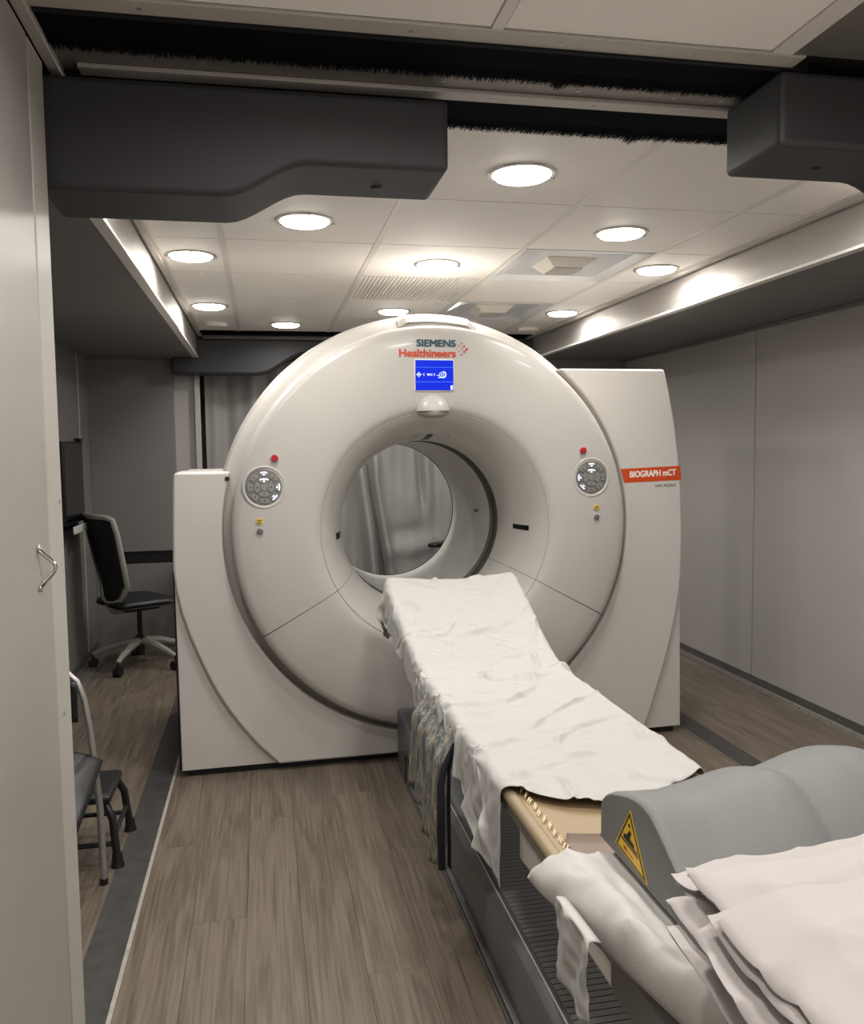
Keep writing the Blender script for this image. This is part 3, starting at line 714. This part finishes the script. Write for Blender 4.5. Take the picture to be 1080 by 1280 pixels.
# raised end housing at the gantry
hp = [(3.34, 0), (3.34, .17), (3.38, .22), (3.44, .25), (3.60, .262), (3.66, .262), (3.66, 0)]
MB().prism([(y-1.6, z) for y, z in hp], -.205, .205, 'yz').build('end_housing', 'table_mid', T, bevel=.02, seg=4)
tb_('housing_line', TX-.209, TX-.204, 3.42, 3.424, .0, .13, 'black')
tb_('housing_line', TX-.209, TX-.204, 3.30, 3.424, .126, .130, 'black')
# lifting column and carrier below the pallet
tb_('lift_column', TX-.12, TX+.12, .25, .95, .17, .50, 'table_mid', bevel=.02)
cp = [(1.80, .468), (1.80, .566), (.9, .566), (-.3, .566), (-.3, .50), (.9, .50), (1.5, .492)]
MB().prism([(y-1.6, z) for y, z in cp], -.212, .212, 'yz').build('carrier', 'table_grey', T, bevel=.012, seg=3)
tb_('carrier_top', TX-.205, TX+.205, -.3, 1.78, .562, .585, 'table_mid', bevel=.006)
# pallet: concave shell and side rails
def pal_z(x): return .024*(abs(x)/.235)**2
mb = MB(); mb.grid(2, 21, lambda i, j: (-.232+.464*j/20, (-.35, 3.42)[i]-1.6, .588+pal_z(-.232+.464*j/20)*.6)); mb.build('pallet', 'table_mid', T, solid=.012)
for s in (-1, 1):
    tb_('rail', TX+s*.228-.008, TX+s*.228+.008, -.35, 3.40, .578, .598, 'metal_dull', bevel=.004)
# mattress
mb = MB(); NX = 30; ys = [1.20+i*.0744 for i in range(30)]
def mt(i, j):
    x = -.225+.45*j/NX; return (x, ys[i]-1.6, .600+pal_z(x)+.0)
mb.grid(len(ys), NX+1, mt); mb.build('mattress', 'tan', T, solid=.012)
for s in (-1, 1):
    MB().tube([(s*.226, 1.20-1.6, .612), (s*.226, 2.0-1.6, .612), (s*.226, 3.36-1.6, .612)], .0155, 14).build('mattress_edge', 'tan_edge', T)
lc_ = MB()
for k in range(40):
    y = 1.22+.016*k+(.003 if k % 2 else -.003); x = -.196+random.uniform(-.002, .002)
    lc_.tube([(x-.007, y-1.6-.009, .6215), (x, y-1.6, .6265), (x+.008, y-1.6+.010, .6205)], [.0012, .0022, .0012], 5)
o = lc_.build('lacing', 'lace', T); o['kind'] = 'stuff'; o['label'] = 'shiny cross-laced cord along the mattress edge'
# mauve pad inset on the mattress
mp_ = []
for a in range(9): mp_.append((-.165+.04*(1-math.cos(PI/2*a/8)), 1.56+.04*math.sin(PI/2*a/8)))
pts = mp_+[(.12, 1.60), (.12, .9), (-.165, .9)]
bmv = MB(); nn = 14
bmv.grid(nn, 24, lambda i, j: (lambda y, x: (x, y-1.6, .6035+pal_z(x)))(.95+(1.60-.95)*i/(nn-1), (-.205+(0 if i < nn-2 else (.012 if i == nn-2 else .035)))*(1-j/23)+.15*j/23))
bmv.build('mauve_pad', 'pad_mauve', T, solid=.003)
# foot-end cover under the pillow
tb_('foot_cover', TX-.243, TX+.243, -.35, 1.22, .535, .632, 'table_dark', bevel=.02, seg=3)
# raised head cushion under the sheet
hc = [(2.80, .612), (3.42, .612), (3.42, .79), (3.38, .785), (3.1, .68), (2.90, .628)]
MB().prism([(y-1.6, z) for y, z in hc], -.215, .225, 'yz').build('head_cushion', 'tan', T, bevel=.015, seg=3)

# ---- draped sheet ---------------------------------------------------
def ztop(y):
    base = .634; t = (y-2.70)/(3.45-2.70)
    if t <= 0: return base
    return base+.232*(t*t*(1.6-.6*t) if t < 1 else 1.0)
HEM = [(1.70, .165), (1.80, .155), (1.92, .13), (2.0, .115), (2.04, .125), (2.12, .085), (2.33, .11), (2.54, .115), (2.72, .12), (2.86, .12), (2.92, .07), (3.05, .065), (3.25, .08), (3.40, .12), (3.52, .17)]
def interp(tab, x):
    if x <= tab[0][0]: return tab[0][1]
    for (a, b), (c, d) in zip(tab, tab[1:]):
        if x <= c: return b+(d-b)*(x-a)/(c-a)
    return tab[-1][1]
def drape_sheet():
    # the cloth is laid above the table and left to fall on it for a moment
    col = MB(); ny = 80; sec = []
    def cs(y):   # cross-section of the bed under the cloth
        xl = -.246-.026*smooth01((y-2.8)/.6); xr = .246+.028*smooth01((y-2.7)/.6); z0 = ztop(y)
        pts = [(xl, z0-.16), (xl, z0-.015), (xl+.004, z0-.003), (xl+.014, z0+.003)]
        for k in range(1, 12):
            t = k/12; x = xl+.014+(xr-xl-.028)*t; c = 2*t-1; pts.append((x, z0-.018+.020*c*c))
        return pts+[(xr-.014, z0+.003), (xr-.004, z0-.003), (xr, z0-.015), (xr, z0-.16)]
    ysec = [1.3+(3.46-1.3)*i/(ny-1) for i in range(ny)]
    m = len(cs(2))
    col.grid(ny, m, lambda i, j: (TX+cs(ysec[i])[j][0], ysec[i], cs(ysec[i])[j][1]))
    col.f.append(tuple((ny-1)*m+j for j in range(m)))
    co = col.build('drape_form', None, None, smooth=False)
    md = co.modifiers.new('c', 'COLLISION'); co.collision.thickness_outer = .004; co.collision.cloth_friction = 60; co.collision.damping = .5
    nu, nv = 74, 170
    def flat_(i, j):
        u = i/(nu-1); v = j/(nv-1); yb = 1.70+1.85*v
        xl = -.246-.026*smooth01((yb-2.8)/.6); xr = .246+.028*smooth01((yb-2.7)/.6)
        hl = interp(HEM, yb)+.022; hr = .05+.03*nz3(yb*3, 4)+.03*smooth01((yb-2.9)/.4)
        tot = hl+xr-xl+hr; s = u*tot; x = xl-hl+s; c = (x-(xl+xr)/2)/((xr-xl)/2)
        yn = 1.715+.10*min(1, c*c) if x > xl else 1.815-.05*(xl-x)/max(hl, .01)
        y = yn+(3.56-yn)*v
        z = ztop(min(y, 3.46))+.020+.010*min(1, c*c)+.030*ridge(x*3+y*1.5, y*4-x*4, 2)**3+.028*nz3(x*5, y*7, 7)+.016*nz3(x*13, y*15, 4)
        e = smooth01((xl+.06-x)/.12); z += .040*e*math.sin(y*38+3*nz3(y*2.3, 5)+x*6)*(.55+.45*nz3(y*3, 2))
        z -= .55*max(0, xl-x)+.3*max(0, y-3.46)
        return (TX+x, y, z)
    cl = MB(); cl.grid(nu, nv, flat_); ob = cl.build('bed_sheet', 'cloth', None, smooth=False)
    md = ob.modifiers.new('cloth', 'CLOTH'); st = md.settings
    st.quality = 5; st.mass = .12; st.tension_stiffness = 18; st.compression_stiffness = 10; st.shear_stiffness = 6; st.bending_stiffness = .035
    st.tension_damping = 6; st.compression_damping = 6; st.shear_damping = 6; st.bending_damping = .5; st.air_damping = 2.0
    st.shrink_min = -.02; st.shrink_max = -.02
    cs_ = md.collision_settings; cs_.distance_min = .003; cs_.collision_quality = 3; cs_.use_self_collision = False; cs_.friction = 60
    fr = 34; md.point_cache.frame_start = 1; md.point_cache.frame_end = fr
    S.frame_start = 1; S.frame_end = fr
    for f in range(1, fr+1): S.frame_set(f)
    dg = bpy.context.evaluated_depsgraph_get()
    me = bpy.data.meshes.new_from_object(ob.evaluated_get(dg))
    bpy.data.objects.remove(ob); bpy.data.objects.remove(co)
    S.frame_set(1)
    me.name = 'bed_sheet'
    return me
sm = drape_sheet()
tag(link('bed_sheet', sm, 'cloth', None, angle=180, solid=.002, sub=1), 'rumpled white sheet draped over the table and hanging off its side', 'bed sheet')

# ---- patterned wrap hanging under the sheet -------------------------
W_ = thing('body_wrap', 'patterned grey body wrap with dark lining hanging from the table side', 'body wrap', (.452, 2.45, .23))
def wrap(off):
    def fn(i, j):
        y = -.20+.40*i/59; t = j/23
        zb = .0+.10*smooth01((y+.18)/.35)*1.0; zt = .385
        z = zb+(zt-zb)*t
        x = .020*math.sin(y*56+.6*math.sin(t*3))*(1-.35*t)+off+.012*t+.042*smooth01((t-.76)/.24)
        return (x, y, z)
    return fn
MB().grid(60, 24, wrap(0)).build('outer_fabric', 'strap_print', W_, solid=.004, angle=60)
MB().grid(60, 24, wrap(.010)).build('lining', 'navy', W_, solid=.004, angle=60)
MB().tube([(.006, -.204, .004), (.004, -.206, .12), (.006, -.204, .24), (.016, -.202, .29), (.048, -.200, .355)], [.010, .011, .010, .009, .007], 10).build('bound_edge', 'navy', W_)

# ---- pillow ---------------------------------------------------------
def pillow_surf():
    n, m = 90, 90; top = []; px0, px1, py0, py1 = .428, 1.04, .50, 1.375
    mb = MB()
    def pt(i, j, sgn):
        u = -1+2*i/(n-1); v = -1+2*j/(m-1)
        # pinched outline
        x = (px0+px1)/2+(px1-px0)/2*u*(1-.05*(1-v*v)); y = (py0+py1)/2+(py1-py0)/2*v*(1-.045*(1-u*u))
        th = ((1-u**4)*(1-v**4))**.5
        x += .20*max(0, 1.33-y)-.03*max(0, 1.33-y)**2
        if sgn > 0:
            z = .660+.105*th
            wr = .012*nz3(x*9, y*9, 1)+.022*(ridge(x*7+y*5, y*4-x*3, 4)**5)+.012*(ridge(x*13-y*6, y*9+x*8, 9)**5)+.004*nz3(x*40, y*40)
            z += wr*th**.6
            cap = .716+.004*nz3(x*10, y*10)
            k = smooth01((x-.49)/.06)*smooth01((y-.93)/.10)
            z = z*(1-k)+min(z, cap-.015+.010*nz3(x*22, y*14, 3)*(1-smooth01((x-.55)/.02))-.008*smooth01((x-.55)/.02))*k
            k = smooth01((x-.50)/.05)*smooth01((1.02-y)/.10)
            z = z*(1-k)+min(z, .748)*k
        else:
            lim = .634+.018*smooth01((.53-x)/.08)*0
            z = .660-.05*th
            z = max(z, lim) if x > .515 else max(z, .628)
        return (x, y, z)
    mb.grid(n, m, lambda i, j: pt(i, j, 1)); mb.grid(n, m, lambda i, j: pt(i, j, -1))
    me = bpy.data.meshes.new('pillow'); me.from_pydata(mb.v, [], mb.f)
    bm = bmesh.new(); bm.from_mesh(me); bmesh.ops.remove_doubles(bm, verts=bm.verts, dist=.0008); bmesh.ops.recalc_face_normals(bm, faces=bm.faces); bm.to_mesh(me); bm.free()
    return me
pm = pillow_surf(); tag(link('pillow', pm, 'pillow', angle=70), 'creased white pillow under the grey leg rest at the table edge', 'pillow')
# loose white cloth tail
tl = MB()
def tail(i, j):
    t = i/29; a = j/13
    y = 1.250-.142*a; zt = .682+.008*a
    ln = .114+.0*a+.014*max(0, (a-.30)/.5)*(1 if a < .8 else max(.1, (1-a)/.2))
    x = .440+.005*math.sin(a*11+t*2)+.004*nz3(t*6, a*5); 
    if t < .12: q = (t/.12); return (.458-(.458-.438)*math.sin(q*PI/2), y, zt+.004*math.sin(q*PI))
    d = (t-.12)/.88
    return (x-.004*d, y+.004*math.sin(d*7+a*4), zt-ln*d)
tl.grid(30, 14, tail); tag(tl.build('cloth_tail', 'cloth', None, angle=180, solid=.002), 'loose white cloth strip hanging from beneath the pillow', 'cloth strip')

# ---- grey leg rest --------------------------------------------------
LR = thing('leg_rest', 'grey moulded foam leg rest with two leg hollows and a warning triangle', 'leg rest', (.82, 1.17, .708))
prof = [(1.393, .0), (1.393, .045), (1.392, .060), (1.386, .072), (1.372, .085), (1.35, .097), (1.315, .110), (1.28, .121), (1.25, .127), (1.225, .129), (1.20, .125), (1.18, .116), (1.155, .102), (1.12, .080), (1.08, .055), (1.04, .030), (1.0, .008), (.99, .0)]
def xprof(x):
    pts = [(.575, 0), (.62, -.003), (.66, -.004), (.72, .008), (.77, .021), (.80, .025), (.815, .024), (.836, .018), (.86, .025), (.91, .042), (.95, .050), (.985, .047), (1.01, .034), (1.035, .008), (1.05, -.02), (1.06, -.05)]
    return interp(pts, x)
mb = MB(); NXr = 80
def lrf(i, j):
    x = .575+(1.06-.575)*i/NXr; y, z = prof[j]
    hz = z+xprof(x)*min(1, z/.10) if z > 0 else 0
    hz = max(hz, 0)
    ins = 0
    e = min(x-.575, 1.06-x)
    hz *= 1-.06*max(0, 1-e/.012)**2
    return (x-.82, y-1.17, hz)
mb.grid(NXr+1, len(prof), lrf)
m = len(prof)
mb.f.append(tuple(range(m))); mb.f.append(tuple(NXr*m+j for j in range(m))[::-1])
for i in range(NXr): mb.f.append((i*m, (i+1)*m, (i+1)*m+m-1, i*m+m-1))
lro = mb.build('foam_body', 'foam_grey', LR, angle=50, bevel=.004)
box('base_plate', .5745-.82, 1.0605-.82, .985-1.17, 1.397-1.17, -.003, .002, 'foam_grey', LR, bevel=.0015)
A, B, C = (1.271, .809-.716), (1.324, .729-.716), (1.207, .718-.716)
A = (1.268, .098); B = (1.326, .018); C = (1.203, .004)
ctr = ((A[0]+B[0]+C[0])/3, (A[1]+B[1]+C[1])/3)
def tri(sc, x0, x1, m, name, par):
    return MB().prism([(ctr[0]+(p[0]-ctr[0])*sc-1.17, ctr[1]+(p[1]-ctr[1])*sc) for p in (A, B, C)], x0-.82, x1-.82, 'yz').build(name, m, par, smooth=False)
ws = tri(1.0, .5738, .576, 'yellow', 'warning_sign', LR); ws['label'] = 'yellow triangular warning sticker with a black figure'
tri(.93, .5734, .575, 'black', 'sign_border', ws); tri(.80, .5730, .575, 'yellow', 'sign_field', ws)
def onsign(a, b):  # a along B->C, b towards apex
    return (B[0]+(C[0]-B[0])*a+(A[0]-(B[0]+C[0])/2)*b-1.17, B[1]+(C[1]-B[1])*a+(A[1]-(B[1]+C[1])/2)*b)
def sg(pts, m, name, x=.5727):
    mb = MB(); mb.add([(x-.82, *onsign(a, b)) for a, b in pts], [tuple(range(len(pts)))]); mb.build(name, m, ws, smooth=False)
sg([(.22, .27), (.76, .27), (.76, .31), (.22, .31)], 'black', 'sign_table')
sg([(.30, .33), (.62, .33), (.64, .44), (.40, .46), (.30, .42)], 'black', 'sign_figure')
sg([(.60, .33), (.74, .33), (.74, .37), (.62, .37)], 'black', 'sign_figure')
sg([(.40, .46), (.50, .45), (.56, .60), (.50, .62)], 'black', 'sign_figure')
sg([(.50, .66), (.54, .70), (.51, .75), (.46, .72), (.46, .67)], 'black', 'sign_figure')
sg([(.34, .14), (.60, .14), (.60, .17), (.34, .17)], 'red_btn', 'sign_arrow')
sg([(.28, .155), (.37, .10), (.37, .21)], 'red_btn', 'sign_arrow')

# ---- folded sheets --------------------------------------------------
def linen_z(x, y):
    z = -.55*max(0, .84-y)**2-.35*max(0, .56-x)*smooth01((.93-y)/.2)
    z += .009*nz3(x*5, y*5, 1)+.007*nz3(x*11+y*3, y*9, 4)+.010*ridge(x*4+y*2, y*5-x*3, 2)**5+.006*ridge(x*9-y*4, y*7+x*3, 6)**6
    return z
def folded(cx, cy, z, w, l, rot, layers, label, seed, th=.0042):
    t = thing('folded_sheet', label, 'folded sheet', (cx, cy, z), rot, 'folded sheets at the foot of the table')
    for k in range(layers):
        dx, dy = random.uniform(0, .007)*(k > 0), random.uniform(-.004, .004)*(k > 0)
        def fn(u, v, k=k, dx=dx, dy=dy):
            x = dx+w*u; y = dy-l*v
            wx, wy = cx+x, cy+y
            zz = -k*(th+.0008)+linen_z(wx, wy)
            zz -= .0035*math.exp(-(x/.012)**2)*(1+nz3(y*20, seed, k))
            zz += .0016*ridge(wx*9+seed*.3, wy*7-wx*5, seed*.2)**3
            x += .0035*nz3(y*17, seed+k*.7)*math.exp(-x/.05); y += .0035*nz3(x*15, seed*2+k)*math.exp(y/.05)
            return (x, y, zz)
        mb = MB().slab(46, 40, fn, th); mb.build('cloth_layer', 'cloth2', t, angle=70)
    return t
#  name order: bottom to top
folded(.474, .940, .806, .50, .40, math.radians(2), 3, 'folded white sheet at the very bottom of the linen pile', 1)
folded(.486, .966, .822, .50, .42, math.radians(3), 3, 'second folded white sheet up in the linen pile, poking out past the pillow', 2)
folded(.517, 1.013, .838, .50, .42, math.radians(5), 3, 'folded white sheet lying against the grey leg rest', 3)
folded(.472, .872, .850, .50, .34, math.radians(0), 2, 'folded white sheet showing a narrow pale edge, two below the top of the pile', 4)
folded(.505, .952, .864, .50, .40, math.radians(4), 3, 'folded white sheet with a dark-edged corner just in front of the leg rest', 5)
folded(.484, .860, .874, .50, .34, math.radians(2), 2, 'folded white sheet directly beneath the top one', 6)
folded(.486, .842, .886, .50, .33, math.radians(4), 2, 'folded white sheet on top of the linen pile', 7)

# ================================================================== LEFT BAY
# monitor on the wall with tray
MN = thing('wall_monitor', 'black flat monitor fixed to the left bay wall', 'monitor', (-1.19, 5.62, 1.22))
box('bezel', .012, .05, -.30, .25, -.25, .25, 'plastic_black', MN, bevel=.004)
box('screen', .049, .052, -.285, .235, -.235, .235, 'black_gloss', MN, smooth=False)
box('wall_bracket', .0, .014, -.10, .10, -.10, .10, 'plastic_black', MN, bevel=.003)
box('webcam', .02, .06, .16, .22, .25, .275, 'plastic_black', MN, bevel=.004)
TR = thing('wall_tray', 'small white wall tray under the black monitor', 'tray', (-1.19, 5.62, .93))
box('tray_base', 0, .085, -.26, .27, -.006, .002, 'plastic_black', TR, bevel=.002)
box('tray_front', .078, .088, -.26, .27, -.012, .032, 'table_top_white', TR, bevel=.002)
box('tray_back', 0, .006, -.26, .27, -.006, .05, 'plastic_black', TR, bevel=.002)

def task_chair(name, loc, rz, label, frame, arms):
    t = thing(name, label, 'chair', (*loc, 0), rz)
    # base
    for k in range(5):
        a = 2*PI*k/5+.35; ca, sa = math.cos(a), math.sin(a)
        mb = MB(); mb.tube([(.03*ca, .03*sa, .165), (.13*ca, .13*sa, .150), (.24*ca, .24*sa, .115), (.30*ca, .30*sa, .088)], [.026, .024, .019, .015], 8)
        lg = mb.build('base_leg', frame, t)
        w = MB(); cx, cy = .30*ca, .30*sa
        for s in (-.013, .013):
            c_ = Vector((cx-sa*s, cy+ca*s, .030)); dv_ = Vector((-sa, ca, 0))*.009
            w.tube([c_-dv_, c_+dv_], .030, 16)
        w.tube([(cx, cy, .045), (cx, cy, .09)], .008, 8); w.build('castor', 'plastic_black', lg)
    MB().tube([(0, 0, .07), (0, 0, .20), (0, 0, .205), (0, 0, .39)], [.024, .024, .016, .016], 16).build('gas_column', 'plastic_black', t)
    MB().box(-.10, .10, -.13, .10, .375, .41).build('tilt_mechanism', 'plastic_black', t, bevel=.015)
    mb = MB()
    def st_(i, j):
        u = -1+2*i/23; v = -1+2*j/23; k = (1-.12*abs(v)**4)
        x = .235*u*k; y = .22*v*(1-.08*abs(u)**4); e = ((1-abs(u)**6)*(1-abs(v)**6))**.4
        return (x, y, .435+.032*e-.028*max(0, v)**3)
    mb.grid(24, 24, st_); mb.grid(24, 24, lambda i, j: (lambda p: (p[0], p[1], .425-.012*(p[2]-.435)/.032))(st_(i, j))); mb.build('seat', 'seat_black', t, angle=60, solid=.004)
    # back: frame outline in local xz at y = -.22, leaning back
    def bp_(x, z): return (x, -.20-.20*max(0, z-.55)-.02*math.sin((z-.45)*4)+.08*(x/.25)**2, z)
    loop = []
    out = [(-.06, .44), (-.14, .47), (-.20, .56), (-.215, .70), (-.225, .90), (-.215, .985), (-.18, 1.0), (0, 1.005), (.18, 1.0), (.215, .985), (.225, .90), (.215, .70), (.20, .56), (.14, .47), (.06, .44), (0, .435)]
    pts = [bp_(*p) for p in out]; pts.append(pts[0])
    MB().tube(pts, .018, 10, cap=False).build('back_frame', frame, t)
    mb = MB(); mb.grid(16, 16, lambda i, j: bp_((-1+2*i/15)*.205*(1 if j > 4 else (.45+.55*j/4)), .455+.535*j/15)); mb.build('back_mesh', 'chair_mesh', t, solid=.004)
    MB().tube([bp_(0, .44), (0, -.17, .39), (0, -.08, .385)], [.03, .03, .026], 10).build('back_support', frame, t)
    if arms:
        for s in (-1, 1):
            MB().tube([(s*.24, -.05, .40), (s*.275, -.04, .45), (s*.28, -.03, .685)], .014, 8).build('arm_post', 'plastic_black', t)
            MB().box(s*.28-.04, s*.28+.04, -.16, .10, .68, .71).build('arm_pad', 'seat_black', t, bevel=.012, seg=3)
    return t
task_chair('office_chair', (-.82, 5.82), math.radians(-58), 'black mesh-back office chair with pale grey frame in the left bay', 'chair_frame', False)
task_chair('office_chair', (1.46, 5.93), math.radians(135), 'black office chair with armrests seen through the scanner bore', 'plastic_black', True)
# desk corner behind the scanner
DK = thing('desk', 'small pale desk with slim metal legs against the bay end wall', 'desk', (-.485, 6.17, 0))
box('desk_top', -.13, .13, -.20, .20, .60, .622, 'table_top_white', DK, bevel=.003)
for x in (-.11, .11):
    for y in (-.17, .17): MB().tube([(x, y, 0), (x*.9, y*.9, .60)], .011, 8).build('leg', 'steel_tube', DK)

# step stool
SS = thing('step_stool', 'low black step stool beside the dark floor strip', 'step stool', (-.70, 3.10, 0))
box('platform', -.17, .165, -.135, .12, .215, .243, 'plastic_black', SS, bevel=.010, seg=3)
box('tread_mat', -.158, .152, -.122, .108, .242, .247, 'seat_black', SS, bevel=.003)
for sx, sy in ((-1, -1), (1, -1), (-1, 1), (1, 1)):
    x, y = sx*.155, sy*.115
    lg = MB().tube([(x*.72, y*.85, .222), (x*.95, y*.98, .205), (x*1.08, y*1.08, .16), (x*1.17, y*1.22, .018)], .0135, 10).build('leg', 'plastic_black', SS)
    MB().tube([(x*1.165, y*1.21, .045), (x*1.17, y*1.22, .02), (x*1.175, y*1.23, .0)], [.017, .018, .023], 12).build('rubber_foot', 'seat_black', lg)
for sx in (-1, 1): MB().tube([(sx*.172, -.13, .10), (sx*.172, .13, .10)], .009, 8).build('side_brace', 'plastic_black', SS)
MB().tube([(-.172, -.13, .075), (.172, -.13, .075)], .009, 8).build('cross_brace', 'plastic_black', SS)
MB().tube([(-.172, .13, .075), (.172, .13, .075)], .009, 8).build('cross_brace', 'plastic_black', SS)

# tube-frame chair, mostly behind the post
FC = thing('tube_chair', 'silver tube-frame chair with a black moulded seat partly behind the door post', 'chair', (-.75, 2.70, 0))
rt = [(.207, .142, .008), (.200, .165, .25), (.172, .200, .50), (.155, .212, .60), (.135, .218, .655), (.10, .222, .690), (.05, .224, .70)]
rt = rt+[(-x, y, z) for x, y, z in rt[::-1]]
MB().tube(rt, .011, 12).build('frame_tube', 'steel_tube', FC)
for s in (-1, 1):
    MB().tube([(s*.16, -.19, .006), (s*.16, -.16, .20), (s*.155, -.10, .36), (s*.17, .17, .40)], .011, 10).build('leg', 'steel_tube', FC)
    MB().tube([(s*.207, .142, 0), (s*.207, .142, .02)], .0135, 10).build('rubber_foot', 'plastic_black', FC)
mb = MB()
def seatf(i, j):
    u = -1+2*i/23; v = -1+2*j/23
    x = .215*u*(1-.10*max(0, -v)**2); y = .0+.185*v-.01
    z = .425-.028*(1-u*u)*.4-.055*abs(u)**3.0-.05*max(0, -v)**2.2+.03*v
    return (x, y, z)
mb.grid(24, 24, seatf); mb.build('seat', 'seat_black', FC, solid=.014, angle=60)
mb = MB(); mb.grid(16, 8, lambda i, j: (-.14+.28*i/15, .205+.012*(1-((i-7.5)/7.5)**2)-.012, .53+.13*j/7)); mb.build('backrest', 'seat_black', FC, solid=.010)

# ================================================================== REAR CURTAIN
mb = MB(); NXc, NZc = 320, 110
def curt(i, j):
    x = -.41+2.42*i/(NXc-1); t = j/(NZc-1); z = .02+2.05*t
    far = smooth01(abs(x-1.05)/.5)
    w = x+.04*nz3(x*1.5, z*1.3, 2)
    y = 6.64+.034*math.sin(w*15+3*nz3(w*1.6, .2))*(.35+.65*far)+.014*math.sin(w*43+2*nz3(w*3, z*.8, 5))*(.25+.75*far)
    def fold(xc, wd, h): return h*math.exp(-((x-xc)/wd)**2)
    lo = smooth01((1.55-z)/.35)
    y -= fold(.74+.10*(1.3-z), .045, .11)*lo+fold(.86+.16*max(0, 1.15-z), .035, .08)*lo      # gathered hem falling to the left
    y += fold(.80+.12*(1.3-z), .03, .06)*lo
    y += fold(1.235-.06*(z-1), .030, .055)*smooth01((z-.82)/.35)-fold(1.29-.06*(z-1), .04, .03)*smooth01((z-.82)/.35)
    y += fold(1.05, .05, .02)*smooth01((z-.9)/.4)
    sag = .60+.55*(x-1.0)**2                                                                  # slack swag low down
    y -= .03*math.exp(-((z-sag)/.07)**2)*smooth01((x-.85)/.15)*smooth01((1.5-x)/.2)
    y += .02*math.exp(-((z-sag-.14)/.07)**2)*smooth01((x-.9)/.15)*smooth01((1.35-x)/.2)
    y += .012*nz3(x*4, z*3, 6)
    return (x, y, z)
mb.grid(NXc, NZc, curt); CU = tag(mb.build('curtain', 'curtain', None, angle=180, solid=.003), 'grey pleated curtain hanging across the rear behind the scanner', 'curtain')
